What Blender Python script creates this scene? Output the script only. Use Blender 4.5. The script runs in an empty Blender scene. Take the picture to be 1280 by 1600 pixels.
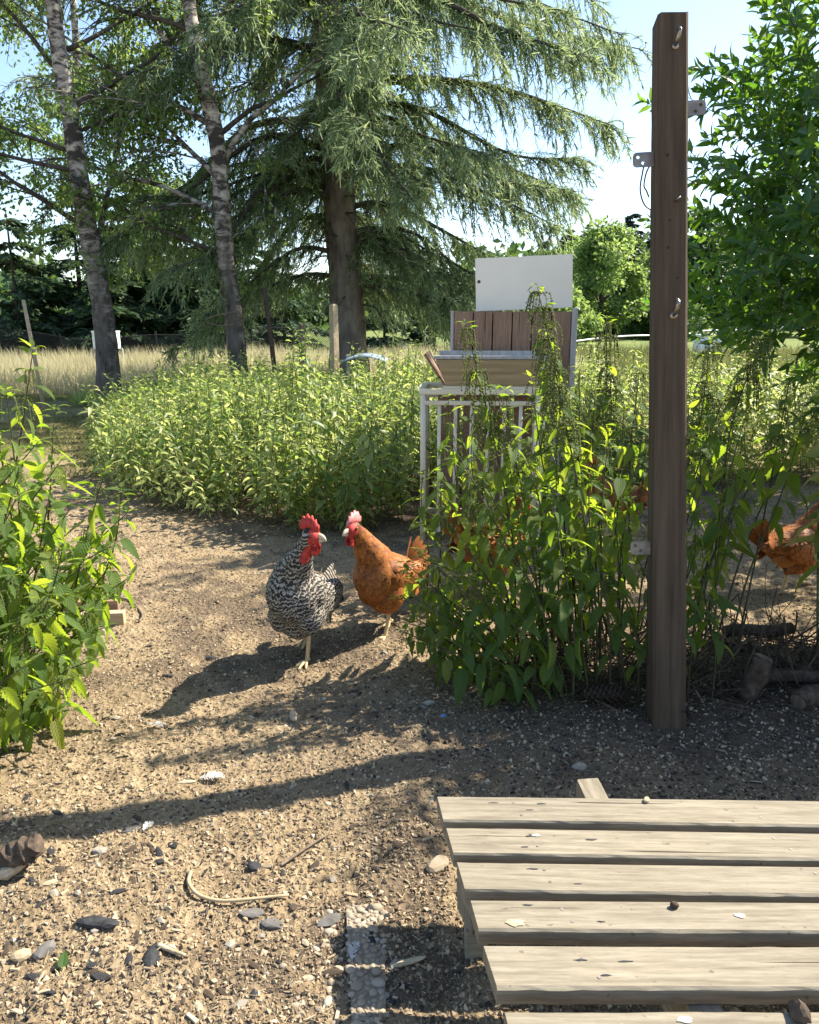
import bpy, bmesh, math, random
import numpy as np
from mathutils import Vector, Matrix, Euler

random.seed(7)
RNG = np.random.default_rng(7)
R = math.radians
scene = bpy.context.scene
col = scene.collection

# ------------------------------------------------------------------ camera
FPX, PITCH, CAMH = 1180.0, math.atan(300 / 1180.0), 1.0
cd = bpy.data.cameras.new('camera')
cd.sensor_fit = 'VERTICAL'; cd.sensor_height = 36.0
cd.lens = FPX / 1600 * 36.0
cd.clip_start = 0.02; cd.clip_end = 3000
cam = bpy.data.objects.new('camera', cd); col.objects.link(cam)
cam.location = (0, 0, CAMH); cam.rotation_euler = (math.pi / 2 - PITCH, 0, 0)
scene.camera = cam

# ------------------------------------------------------------------ light
SUN_AZ, SUN_EL = math.atan2(.895, .446), R(46)          # clockwise from +Y
w = bpy.data.worlds.new('World'); scene.world = w; w.use_nodes = True
wn = w.node_tree.nodes; wn.clear()
sky = wn.new('ShaderNodeTexSky'); sky.sky_type = 'NISHITA'; sky.sun_disc = False
sky.sun_elevation = SUN_EL; sky.sun_rotation = SUN_AZ
sky.altitude = 300; sky.air_density = 1.0; sky.dust_density = 0.7; sky.ozone_density = 1.2
bg = wn.new('ShaderNodeBackground'); bg.inputs[1].default_value = 0.105
wo = wn.new('ShaderNodeOutputWorld')
w.node_tree.links.new(sky.outputs[0], bg.inputs[0]); w.node_tree.links.new(bg.outputs[0], wo.inputs[0])
sl = bpy.data.lights.new('sun', 'SUN'); sl.energy = 5.0; sl.angle = R(.53); sl.color = (1, .93, .80)
so = bpy.data.objects.new('sun', sl); col.objects.link(so)
sdir = Vector((math.sin(SUN_AZ) * math.cos(SUN_EL), math.cos(SUN_AZ) * math.cos(SUN_EL), math.sin(SUN_EL)))
so.rotation_euler = sdir.to_track_quat('Z', 'Y').to_euler(); so.location = sdir * 30
vs = scene.view_settings
vs.view_transform = 'Standard'; vs.look = 'None'; vs.gamma = 1; vs.use_curve_mapping = False
vs.exposure = 1.55
scene.cycles.max_bounces = 8; scene.cycles.transparent_max_bounces = 8
scene.cycles.use_denoising = True

# ------------------------------------------------------------------ helpers
def ray(px, py):
    a, b = (px - 640) / FPX, -(py - 800) / FPX
    c, s = math.cos(PITCH), math.sin(PITCH)
    return Vector((a, c + b * s, -s + b * c))
def at_d(px, py, d):
    r = ray(px, py); return Vector((0, 0, CAMH)) + r * (d / r.y)
def at_z(px, py, z=0.0):
    r = ray(px, py); return Vector((0, 0, CAMH)) + r * ((z - CAMH) / r.z)

def hash2(ix, iy, seed):
    h = (ix.astype(np.int64) * 374761393 + iy.astype(np.int64) * 668265263 + seed * 974711) & 0xffffffff
    h = ((h ^ (h >> 13)) * 1274126177) & 0xffffffff
    return ((h ^ (h >> 16)) & 0xffff) / 65535.0
def vnoise(x, y, sc, seed=0):
    x = np.asarray(x, float) * sc; y = np.asarray(y, float) * sc
    ix, iy = np.floor(x), np.floor(y); fx, fy = x - ix, y - iy
    fx = fx * fx * (3 - 2 * fx); fy = fy * fy * (3 - 2 * fy)
    a, b = hash2(ix, iy, seed), hash2(ix + 1, iy, seed)
    c, d = hash2(ix, iy + 1, seed), hash2(ix + 1, iy + 1, seed)
    return (a * (1 - fx) + b * fx) * (1 - fy) + (c * (1 - fx) + d * fx) * fy - .5
def ground_z(x, y):
    x = np.asarray(x, float); y = np.asarray(y, float)
    near = np.clip((7 - np.abs(y)) / 3, 0, 1) * np.clip((5 - np.abs(x)) / 2, 0, 1)
    z = near * (.03 * vnoise(x, y, 1.7, 1) + .018 * vnoise(x, y, 6, 2) + .012 * vnoise(x, y, 17, 3) + .008 * vnoise(x, y, 42, 4))
    z = z + .12 * vnoise(x, y, .35, 5) * np.clip((np.hypot(x, y) - 6) / 6, 0, 1)
    return z
def gz(x, y): return float(ground_z(np.array([x]), np.array([y]))[0])
def on_ground(px, py, up=0.0):
    p = at_z(px, py, 0); p.z = gz(p.x, p.y) + up; return p

def tag(o, label=None, cat=None, group=None, kind=None):
    for k, v in (('label', label), ('category', cat), ('group', group), ('kind', kind)):
        if v: o[k] = v
    return o
def link(name, me, parent=None):
    o = bpy.data.objects.new(name, me); col.objects.link(o)
    if parent: o.parent = parent
    return o
def empty(name, loc=(0, 0, 0), rz=0, label=None, cat=None, group=None):
    o = bpy.data.objects.new(name, None); col.objects.link(o)
    o.empty_display_size = .05
    o.location = loc; o.rotation_euler = (0, 0, rz)
    return tag(o, label, cat, group)

class Acc:
    """collects vertices / polygons / point attributes, builds one mesh"""
    def __init__(s): s.v = []; s.f3 = []; s.f4 = []; s.r = []; s.uv = []; s.n = 0
    def add(s, V, F, rnd=0.0, uv=None):
        V = np.asarray(V, float).reshape(-1, 3); n = len(V)
        for f in (F if isinstance(F, list) else [F]):
            f = np.asarray(f, np.int64)
            if f.size == 0: continue
            (s.f4 if f.shape[1] == 4 else s.f3).append(f + s.n)
        s.v.append(V); s.r.append(np.broadcast_to(np.asarray(rnd, float), (n,)) if np.ndim(rnd) < 2 else rnd)
        s.uv.append(np.zeros((n, 2)) if uv is None else np.asarray(uv, float).reshape(-1, 2))
        s.n += n; return s
    def inst(s, V, F, M3, T, rnd=None, uv=None):
        V = np.asarray(V, float); N, n = len(T), len(V)
        if N == 0: return s
        W = np.einsum('nij,vj->nvi', M3, V) + np.asarray(T)[:, None, :]
        off = (np.arange(N) * n)[:, None, None]
        Fs = [(np.asarray(f)[None] + off).reshape(-1, np.asarray(f).shape[1]) for f in (F if isinstance(F, list) else [F])]
        r = np.repeat(RNG.random(N) if rnd is None else rnd, n)
        u = None if uv is None else np.tile(np.asarray(uv), (N, 1))
        return s.add(W.reshape(-1, 3), Fs, r, u)
    def mesh(s, name, mat=None, smooth=False):
        me = bpy.data.meshes.new(name)
        V = np.concatenate(s.v); f4 = np.concatenate(s.f4) if s.f4 else np.zeros((0, 4), np.int64)
        f3 = np.concatenate(s.f3) if s.f3 else np.zeros((0, 3), np.int64)
        me.vertices.add(len(V)); me.vertices.foreach_set('co', V.astype(np.float32).ravel())
        lv = np.concatenate([f4.ravel(), f3.ravel()])
        st = np.concatenate([np.arange(len(f4)) * 4, len(f4) * 4 + np.arange(len(f3)) * 3])
        me.loops.add(len(lv)); me.loops.foreach_set('vertex_index', lv.astype(np.int32))
        me.polygons.add(len(st)); me.polygons.foreach_set('loop_start', st.astype(np.int32))
        me.polygons.foreach_set('use_smooth', np.full(len(st), smooth))
        me.update(calc_edges=True)
        a = me.attributes.new('rnd', 'FLOAT', 'POINT'); a.data.foreach_set('value', np.concatenate(s.r).astype(np.float32))
        u = me.uv_layers.new(name='UVMap'); uv = np.concatenate(s.uv)
        u.data.foreach_set('uv', uv[lv].astype(np.float32).ravel())
        if mat: me.materials.append(mat)
        return me
    def build(s, name, mat=None, parent=None, smooth=False):
        return link(name, s.mesh(name, mat, smooth), parent)

def norm(a): return a / np.maximum(np.linalg.norm(a, axis=-1, keepdims=True), 1e-9)
def frames(d, up, scale=None):
    """(N,3,3): local Y -> d, local Z -> near up, local X -> side"""
    d = norm(np.asarray(d, float)); x = np.cross(d, np.asarray(up, float))
    bad = np.linalg.norm(x, axis=1) < 1e-4; x[bad] = np.cross(d[bad], [1, .3, 0]); x = norm(x)
    z = np.cross(x, d); Mx = np.stack([x, d, z], axis=2)
    if scale is not None:
        sc = np.asarray(scale, float)
        Mx = Mx * (sc[:, None, None] if sc.ndim == 1 else sc[:, None, :])
    return Mx
def frame1(d, up=(0, 0, 1)):
    m = frames(np.array([d], float), np.array([up], float))[0]
    return Matrix([list(r) for r in m])

def tube(P, Rr, sides=6, caps=True, jitter=0.0, uvs=False):
    P = np.asarray([tuple(p) for p in P], float); n = len(P)
    Rr = np.broadcast_to(np.asarray(Rr, float), (n,))
    T = np.gradient(P, axis=0); T = norm(T)
    ref = np.array([0, 0, 1.0]) if abs(T[0][2]) < .9 else np.array([1.0, 0, 0])
    X = norm(np.cross(T, ref)); Y = np.cross(T, X)
    a = np.linspace(0, 2 * math.pi, sides, endpoint=False)
    rr = Rr[:, None] * (1 + jitter * (RNG.random((n, sides)) - .5) * 2)
    V = P[:, None, :] + rr[..., None] * (np.cos(a)[None, :, None] * X[:, None, :] + np.sin(a)[None, :, None] * Y[:, None, :])
    i = np.arange(n - 1)[:, None] * sides; j = np.arange(sides)[None, :]; k = (j + 1) % sides
    Q = np.stack([i + j, i + k, i + sides + k, i + sides + j], axis=-1).reshape(-1, 4)
    V = V.reshape(-1, 3); F = [Q]
    if caps:
        V = np.vstack([V, P[0], P[-1]]); b = n * sides
        F.append(np.array([[b, k2, j2] for j2, k2 in zip(range(sides), [*range(1, sides), 0])]))
        o = (n - 1) * sides
        F.append(np.array([[b + 1, o + j2, o + k2] for j2, k2 in zip(range(sides), [*range(1, sides), 0])]))
    return V, F
def curve_pts(ctrl, n=12):
    """Catmull-Rom through control points"""
    C = np.asarray([tuple(c) for c in ctrl], float)
    C = np.vstack([2 * C[0] - C[1], C, 2 * C[-1] - C[-2]]); out = []
    m = len(C) - 3
    for t in np.linspace(0, m, n):
        i = min(int(t), m - 1); u = t - i; a, b, c, d = C[i:i + 4]
        out.append(.5 * (2 * b + (c - a) * u + (2 * a - 5 * b + 4 * c - d) * u * u + (3 * b - a - 3 * c + d) * u ** 3))
    return np.array(out)
def interp_r(rs, n): return np.interp(np.linspace(0, 1, n), np.linspace(0, 1, len(rs)), rs)

_boxes = {}
def box_mesh(sx, sy, sz, bev=.002, mat=None, seg=0, rough=0.0, seed=0):
    bm = bmesh.new(); bmesh.ops.create_cube(bm, size=1)
    bmesh.ops.scale(bm, vec=(sx, sy, sz), verts=bm.verts)
    if seg:
        ax = max(range(3), key=lambda i: (sx, sy, sz)[i])
        es = [e for e in bm.edges if abs((e.verts[0].co - e.verts[1].co)[ax]) > 1e-6]
        bmesh.ops.subdivide_edges(bm, edges=es, cuts=seg, use_grid_fill=True)
    if bev:
        es = [e for e in bm.edges if len(e.link_faces) == 2 and e.calc_face_angle() > .5]
        bmesh.ops.bevel(bm, geom=es, offset=bev, segments=2, affect='EDGES', profile=.6)
    if rough:
        rs = random.Random(seed)
        for v in bm.verts: v.co += Vector([rs.uniform(-rough, rough) for _ in range(3)])
    me = bpy.data.meshes.new('box'); bm.to_mesh(me); bm.free()
    if mat: me.materials.append(mat)
    return me
def box(name, c, s, mat, parent=None, rot=(0, 0, 0), bev=.002, seg=0, rough=0, seed=0):
    o = link(name, box_mesh(*s, bev, mat, seg, rough, seed), parent); o.location = c; o.rotation_euler = rot
    return o
def rel(o, parent):
    """o was placed in world space: re-express under parent (parent has loc + rz only)"""
    o.parent = parent
    mp = Matrix.LocRotScale(parent.location, parent.rotation_euler, parent.scale)
    o.matrix_basis = mp.inverted() @ o.matrix_basis
    return o

# ------------------------------------------------------------------ materials
class NB:
    def __init__(s, name):
        s.m = bpy.data.materials.new(name); s.m.use_nodes = True
        s.nt = s.m.node_tree; s.nt.nodes.clear(); s.out = s.nt.nodes.new('ShaderNodeOutputMaterial')
    def n(s, t, props=None, **ins):
        nd = s.nt.nodes.new('ShaderNode' + t)
        for k, v in (props or {}).items(): setattr(nd, k, v)
        for k, v in ins.items():
            key = int(k[1:]) if k[0] == 'i' and k[1:].isdigit() else k.replace('_', ' ')
            s.set(nd.inputs[key], v)
        return nd
    def set(s, sock, v):
        if hasattr(v, 'is_output'): s.nt.links.new(v, sock)
        else: sock.default_value = v
    def math(s, op, a, b=0.0, c=0.0):
        nd = s.n('Math', {'operation': op}, i0=a, i1=b)
        s.set(nd.inputs[2], c); return nd.outputs[0]
    def noise(s, scale=5, detail=4, rough=.55, vec=None, dist=0.0):
        nd = s.n('TexNoise', None, Scale=scale, Detail=detail, Roughness=rough, Distortion=dist)
        if vec is not None: s.set(nd.inputs['Vector'], vec)
        return nd.outputs[0]
    def ramp(s, fac, stops, mode='LINEAR'):
        nd = s.n('ValToRGB'); cr = nd.color_ramp; cr.interpolation = mode
        while len(cr.elements) < len(stops): cr.elements.new(.5)
        for e, (p, c) in zip(cr.elements, stops): e.position = p; e.color = (*c, 1)
        s.set(nd.inputs[0], fac); return nd.outputs[0]
    def mix(s, fac, a, b, mode='MIX'):
        nd = s.n('Mix', {'data_type': 'RGBA', 'blend_type': mode})
        s.set(nd.inputs[0], fac); s.set(nd.inputs[6], a if hasattr(a, 'is_output') else (*a, 1))
        s.set(nd.inputs[7], b if hasattr(b, 'is_output') else (*b, 1)); return nd.outputs[2]
    def coord(s, which='Object', scale=(1, 1, 1), offset=None):
        tc = s.n('TexCoord').outputs[which]
        mp = s.n('Mapping', None, Vector=tc, Scale=scale)
        if offset is not None: s.set(mp.inputs['Location'], offset)
        return mp.outputs[0]
    def rnd(s):
        a = s.n('Attribute', {'attribute_name': 'rnd'}).outputs['Fac']
        o = s.n('ObjectInfo').outputs['Random']
        return s.math('FRACT', s.math('ADD', a, o))
    def attr(s, name): return s.n('Attribute', {'attribute_name': name}).outputs['Fac']
    def bump(s, h, strength=.4, dist=.01, normal=None):
        nd = s.n('Bump', None, Strength=strength, Distance=dist, Height=h)
        if normal is not None: s.set(nd.inputs['Normal'], normal)
        return nd.outputs[0]
    def surf(s, sh): s.nt.links.new(sh, s.out.inputs[0]); return s.m
    def pbr(s, color, rough=.7, normal=None, spec=.3, metal=0.0):
        p = s.n('BsdfPrincipled'); s.set(p.inputs['Base Color'], color if hasattr(color, 'is_output') else (*color, 1))
        s.set(p.inputs['Roughness'], rough); p.inputs['Specular IOR Level'].default_value = spec
        s.set(p.inputs['Metallic'], metal)
        if normal is not None: s.set(p.inputs['Normal'], normal)
        return p.outputs[0]

def noisy(name, stops, scale=8, rough=.8, bump=.4, bdist=.004, stretch=(1, 1, 1), detail=6, spec=.25, metal=0, randoff=True, dist=0.0):
    b = NB(name)
    off = None
    if randoff:
        o = b.n('ObjectInfo').outputs['Random']; off = b.n('CombineXYZ', None, X=b.math('MULTIPLY', o, 37.0), Y=b.math('MULTIPLY', o, 11.0)).outputs[0]
    v = b.coord('Object', stretch, off); n = b.noise(scale, detail, .6, v, dist)
    c = b.ramp(n, stops)
    return b.surf(b.pbr(c, rough, b.bump(n, bump, bdist), spec, metal))
def rnd_mat(name, stops, rough=.85, spec=.2, nscale=60, bump=.3):
    b = NB(name); c = b.ramp(b.rnd(), stops)
    n = b.noise(nscale, 3, .6, b.coord('Object'))
    c = b.mix(.35, c, b.ramp(n, [(.3, (.35, .35, .35)), (.7, (1, 1, 1))]), 'MULTIPLY')
    return b.surf(b.pbr(c, rough, b.bump(n, bump, .002), spec))
def leaf_mat(name, stops, tstops, tfac=.45, rough=.45, spec=.35, veins=False, nscale=25):
    b = NB(name); r = b.rnd()
    c = b.ramp(r, stops); t = b.ramp(r, tstops); nrm = None
    if veins:
        uv = b.n('TexCoord').outputs['UV']; sx = b.n('SeparateXYZ', None, Vector=uv)
        ax = b.math('ABSOLUTE', sx.outputs[0])
        ph = b.math('SUBTRACT', b.math('MULTIPLY', sx.outputs[1], 9.0), b.math('MULTIPLY', ax, 2.2))
        vein = b.math('PINGPONG', ph, .5)
        mid = b.math('MINIMUM', b.math('MULTIPLY', ax, 9.0), 1.0)
        h = b.math('MULTIPLY', b.math('MINIMUM', b.math('MULTIPLY', vein, 3.2), 1.0), mid)
        c = b.mix(b.math('SUBTRACT', 1.0, h), c, b.mix(.5, c, (.22, .30, .09)))
        t = b.mix(b.math('MULTIPLY', b.math('SUBTRACT', 1.0, h), .5), t, (.10, .2, .02))
        nrm = b.bump(h, .55, .003)
    n = b.noise(nscale, 3, .6, b.coord('Object'))
    dk = b.ramp(n, [(.3, (.7, .72, .7)), (.7, (1.08, 1.05, 1))])
    c = b.mix(.8, c, dk, 'MULTIPLY')
    p = b.pbr(c, rough, nrm, spec); tr = b.n('BsdfTranslucent', None, Color=t).outputs[0]
    ms = b.n('MixShader', None, Fac=tfac); b.set(ms.inputs[1], p); b.set(ms.inputs[2], tr)
    return b.surf(ms.outputs[0])

MAT = {}
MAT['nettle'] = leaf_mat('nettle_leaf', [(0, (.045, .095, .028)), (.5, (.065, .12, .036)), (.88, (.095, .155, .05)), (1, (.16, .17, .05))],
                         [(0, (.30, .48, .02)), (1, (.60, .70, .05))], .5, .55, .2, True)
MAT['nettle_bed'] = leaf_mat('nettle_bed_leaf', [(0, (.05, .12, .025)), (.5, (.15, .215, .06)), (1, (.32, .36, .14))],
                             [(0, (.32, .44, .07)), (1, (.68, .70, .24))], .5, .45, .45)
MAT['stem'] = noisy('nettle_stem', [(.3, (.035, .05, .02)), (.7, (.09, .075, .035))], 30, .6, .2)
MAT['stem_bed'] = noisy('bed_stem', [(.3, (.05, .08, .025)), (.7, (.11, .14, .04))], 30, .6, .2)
MAT['flower'] = leaf_mat('nettle_flower', [(0, (.13, .17, .05)), (1, (.24, .26, .10))], [(0, (.2, .28, .06)), (1, (.36, .40, .13))], .35, .7, .2)
MAT['shrub'] = leaf_mat('shrub_leaf', [(0, (.03, .08, .022)), (.5, (.045, .105, .028)), (1, (.075, .145, .04))],
                        [(0, (.13, .32, .02)), (1, (.3, .5, .04))], .4, .32, .5)
MAT['birch_leaf'] = leaf_mat('birch_leaf', [(0, (.05, .11, .03)), (1, (.11, .17, .05))], [(0, (.22, .36, .05)), (1, (.45, .54, .12))], .5, .45, .4)
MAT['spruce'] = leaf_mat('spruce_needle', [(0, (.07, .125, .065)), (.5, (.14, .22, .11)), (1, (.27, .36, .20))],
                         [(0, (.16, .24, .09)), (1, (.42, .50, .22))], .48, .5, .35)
MAT['conifer'] = leaf_mat('hedge_conifer', [(0, (.035, .07, .04)), (1, (.07, .115, .055))], [(0, (.06, .11, .04)), (1, (.13, .19, .06))], .25, .55, .25)
MAT['decid'] = leaf_mat('far_leaf', [(0, (.08, .15, .045)), (1, (.16, .24, .08))], [(0, (.26, .40, .08)), (1, (.44, .54, .15))], .45, .5, .3)
MAT['decid_dark'] = leaf_mat('far_leaf_dark', [(0, (.045, .095, .04)), (1, (.085, .145, .06))], [(0, (.1, .18, .03)), (1, (.18, .26, .05))], .35, .5, .3)
MAT['far_conifer'] = leaf_mat('far_conifer', [(0, (.028, .05, .035)), (1, (.05, .08, .05))], [(0, (.03, .06, .03)), (1, (.06, .09, .04))], .2, .6, .2)
MAT['dry_grass'] = leaf_mat('dry_grass', [(0, (.46, .40, .27)), (.5, (.58, .52, .37)), (1, (.46, .46, .28))], [(0, (.5, .42, .22)), (1, (.58, .52, .28))], .45, .7, .2)
MAT['lawn'] = leaf_mat('short_grass', [(0, (.11, .13, .04)), (.6, (.17, .16, .06)), (1, (.26, .21, .10))], [(0, (.14, .18, .04)), (1, (.28, .26, .1))], .35, .7, .2)
MAT['branch'] = noisy('branch_bark', [(.3, (.035, .028, .022)), (.7, (.10, .085, .07))], 14, .9, .5, .01)
MAT['spruce_bark'] = noisy('spruce_bark', [(.25, (.07, .056, .045)), (.5, (.17, .14, .115)), (.8, (.30, .26, .215))], 9, .95, .9, .02, (1, 1, .35))
def birch_bark():
    b = NB('birch_bark'); v = b.coord('Object', (1, 1, 1))
    z = b.n('SeparateXYZ', None, Vector=v).outputs[2]
    band = b.noise(4.2, 6, .7, b.coord('Object', (1.2, 1.2, 2.6)), .6)
    marks = b.ramp(band, [(.0, (.02, .018, .016)), (.46, (.05, .042, .036)), (.54, (.30, .26, .22)), (.72, (.62, .57, .50))])
    rough = b.ramp(b.noise(11, 5, .65, b.coord('Object', (1, 1, .4))), [(.3, (.03, .025, .022)), (.7, (.16, .135, .11))])
    k = b.math('ADD', b.math('MULTIPLY', z, -.45), b.math('ADD', 1.15, b.math('MULTIPLY', b.math('SUBTRACT', b.noise(2.3, 4), .5), 2.2)))
    k = b.n('Clamp', None, Value=k).outputs[0]
    c = b.mix(k, marks, rough)
    return b.surf(b.pbr(c, .85, b.bump(b.noise(16, 5, .65, b.coord('Object', (1, 1, .6))), .7, .015)))
MAT['birch_bark'] = birch_bark()
MAT['post'] = noisy('post_wood', [(.22, (.03, .021, .014)), (.5, (.078, .054, .035)), (.8, (.125, .092, .062))], 6, .9, .6, .004, (9, 9, .45), 8)
MAT['old_post'] = noisy('old_post', [(.3, (.10, .075, .05)), (.7, (.22, .17, .12))], 6, .9, .35, .004, (9, 9, .5))
MAT['tarp'] = noisy('blue_tarp', [(.3, (.26, .33, .40)), (.7, (.34, .41, .48))], 4, .5, .05)
MAT['plank'] = None
def plank_mat(name, c0, c1, c2, crack):
    b = NB(name)
    o = b.n('ObjectInfo').outputs['Random']; off = b.n('CombineXYZ', None, X=b.math('MULTIPLY', o, 37.0), Y=b.math('MULTIPLY', o, 11.0), Z=b.math('MULTIPLY', o, 5.0)).outputs[0]
    g = b.noise(7, 8, .66, b.coord('Object', (1.1, 20, 20), off), .15)
    big = b.noise(4, 4, .6, b.coord('Object', (1, 2.5, 2.5), off))
    c = b.ramp(g, [(.25, c0), (.5, c1), (.78, c2)])
    fn = b.noise(26, 6, .7, b.coord('Object', (1.2, 9, 9), off))
    c = b.mix(.4, c, b.ramp(fn, [(.3, (.55, .53, .5)), (.62, (1.1, 1.08, 1.05))]), 'MULTIPLY')
    c = b.mix(.3, c, b.ramp(big, [(.3, (.60, .58, .56)), (.7, (1.12, 1.08, 1.0))]), 'MULTIPLY')
    cr = b.noise(3, 3, .5, b.coord('Object', (.5, 34, 12), off), .1)
    ck = b.ramp(cr, [(.675, (0, 0, 0)), (.69, (1, 1, 1))])
    c = b.mix(ck, c, crack)
    sp = b.ramp(b.noise(55, 2, .5, b.coord('Object', (1, 1.8, 1), off)), [(.70, (0, 0, 0)), (.74, (1, 1, 1))])
    c = b.mix(b.math('MULTIPLY', sp, .5), c, crack)
    h = b.math('SUBTRACT', b.math('MULTIPLY', g, .5), ck)
    return b.surf(b.pbr(c, .82, b.bump(h, .5, .003), .2))
MAT['plank'] = plank_mat('weathered_plank', (.135, .115, .083), (.23, .20, .15), (.32, .285, .22), (.05, .04, .028))
MAT['box_plank'] = plank_mat('brown_plank', (.17, .10, .066), (.27, .175, .122), (.38, .265, .195), (.06, .04, .03))
MAT['grey_wood'] = noisy('grey_wood', [(.3, (.28, .27, .25)), (.7, (.46, .45, .43))], 6, .8, .3, .003, (9, 9, .6))
MAT['tray_wood'] = noisy('tray_wood', [(.3, (.30, .22, .13)), (.7, (.48, .38, .24))], 5, .8, .3, .003, (.6, 9, 9))
MAT['cream'] = noisy('cream_paint', [(.3, (.68, .57, .40)), (.7, (.80, .70, .52))], 9, .55, .15, .002)
MAT['white_board'] = noisy('white_board', [(.3, (.76, .69, .58)), (.7, (.83, .76, .65))], 3, .45, .04, .001)
MAT['metal'] = noisy('galvanised_metal', [(.3, (.16, .13, .11)), (.7, (.32, .28, .25))], 40, .5, .2, .001, metal=.5)
MAT['hook'] = noisy('hook_metal', [(.3, (.18, .15, .12)), (.7, (.45, .42, .38))], 60, .35, .2, .001, metal=.9)
MAT['cable'] = noisy('cable_rubber', [(.3, (.012, .012, .02)), (.7, (.025, .025, .035))], 20, .4, .1)
MAT['white_plastic'] = noisy('white_plastic', [(.3, (.66, .67, .68)), (.7, (.78, .79, .8))], 4, .4, .03)
MAT['netting'] = noisy('black_netting', [(.3, (.012, .013, .013)), (.7, (.03, .03, .03))], 8, .6, .1)
MAT['tape'] = noisy('white_tape', [(.3, (.7, .72, .68)), (.7, (.8, .82, .78))], 20, .5, .1)
MAT['char'] = noisy('charred_wood', [(.3, (.012, .012, .013)), (.62, (.045, .045, .047)), (.85, (.16, .155, .15))], 60, .75, .6, .004)
MAT['bark_chip'] = noisy('bark_chip', [(.3, (.03, .022, .016)), (.6, (.09, .065, .045)), (.85, (.22, .17, .12))], 55, .9, .6, .004)
MAT['pale_chip'] = noisy('pale_wood_chip', [(.3, (.27, .20, .12)), (.7, (.50, .41, .28))], 30, .9, .4, .002, (1, 5, 5))
MAT['stone'] = noisy('stone', [(.3, (.19, .165, .13)), (.7, (.35, .31, .25))], 35, .85, .4, .003)
MAT['slate'] = noisy('slate', [(.3, (.07, .066, .06)), (.7, (.17, .155, .14))], 25, .8, .4, .003)
MAT['pebble'] = rnd_mat('pebble', [(0, (.30, .235, .16)), (.35, (.38, .31, .22)), (.7, (.22, .175, .125)), (1, (.44, .38, .30))], .8, .35, 40, .15)
MAT['mortar'] = noisy('mortar', [(.3, (.16, .125, .085)), (.7, (.30, .245, .17))], 45, .95, .7, .004)
MAT['feather_white'] = noisy('white_feather', [(.3, (.40, .38, .34)), (.7, (.58, .55, .50))], 80, .8, .3, .001)
MAT['scrap_blue'] = noisy('blue_plastic', [(.3, (.10, .22, .48)), (.7, (.16, .32, .6))], 30, .5, .1)
MAT['crumb'] = rnd_mat('soil_crumb', [(0, (.14, .10, .063)), (.4, (.27, .20, .125)), (.75, (.38, .295, .19)), (.88, (.50, .42, .29)), (.93, (.06, .05, .042)), (1, (.03, .027, .025))], .95, .15, 90, .4)
MAT['litter'] = rnd_mat('straw_litter', [(0, (.27, .205, .125)), (.35, (.38, .30, .19)), (.6, (.18, .13, .085)), (.75, (.48, .40, .27)), (.86, (.10, .075, .055)), (1, (.035, .032, .03))], .85, .2, 120, .3)

def dirt_mat():
    b = NB('ground_dirt'); v = b.coord('Object')
    big = b.noise(1.6, 5, .6, v); mid = b.noise(14, 6, .65, v); fine = b.noise(95, 5, .7, v)
    vor = b.n('TexVoronoi', None, Scale=70.0, Vector=v); crum = vor.outputs['Distance']
    c = b.ramp(mid, [(.25, (.185, .135, .082)), (.5, (.295, .225, .14)), (.75, (.40, .31, .20))])
    c = b.mix(.6, c, b.ramp(fine, [(.3, (.45, .43, .40)), (.68, (1.15, 1.12, 1.05))]), 'MULTIPLY')
    c = b.mix(.5, c, b.ramp(big, [(.3, (.72, .68, .64)), (.7, (1.1, 1.1, 1.08))]), 'MULTIPLY')
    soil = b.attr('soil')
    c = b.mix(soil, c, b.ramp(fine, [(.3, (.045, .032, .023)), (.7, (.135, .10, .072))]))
    g1 = b.ramp(b.noise(3, 6, .65, v), [(.3, (.11, .10, .04)), (.55, (.20, .17, .075)), (.8, (.34, .27, .14))])
    c = b.mix(b.attr('lawn'), c, g1)
    g2 = b.ramp(b.noise(.8, 6, .65, v), [(.3, (.09, .13, .035)), (.55, (.16, .19, .06)), (.8, (.26, .25, .10))])
    c = b.mix(b.attr('field'), c, g2)
    h = b.math('ADD', b.math('MULTIPLY', fine, .6), b.math('ADD', b.math('MULTIPLY', mid, .5), b.math('MULTIPLY', crum, .7)))
    return b.surf(b.pbr(c, .95, b.bump(h, .9, .012), .12))
MAT['dirt'] = dirt_mat()

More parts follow.
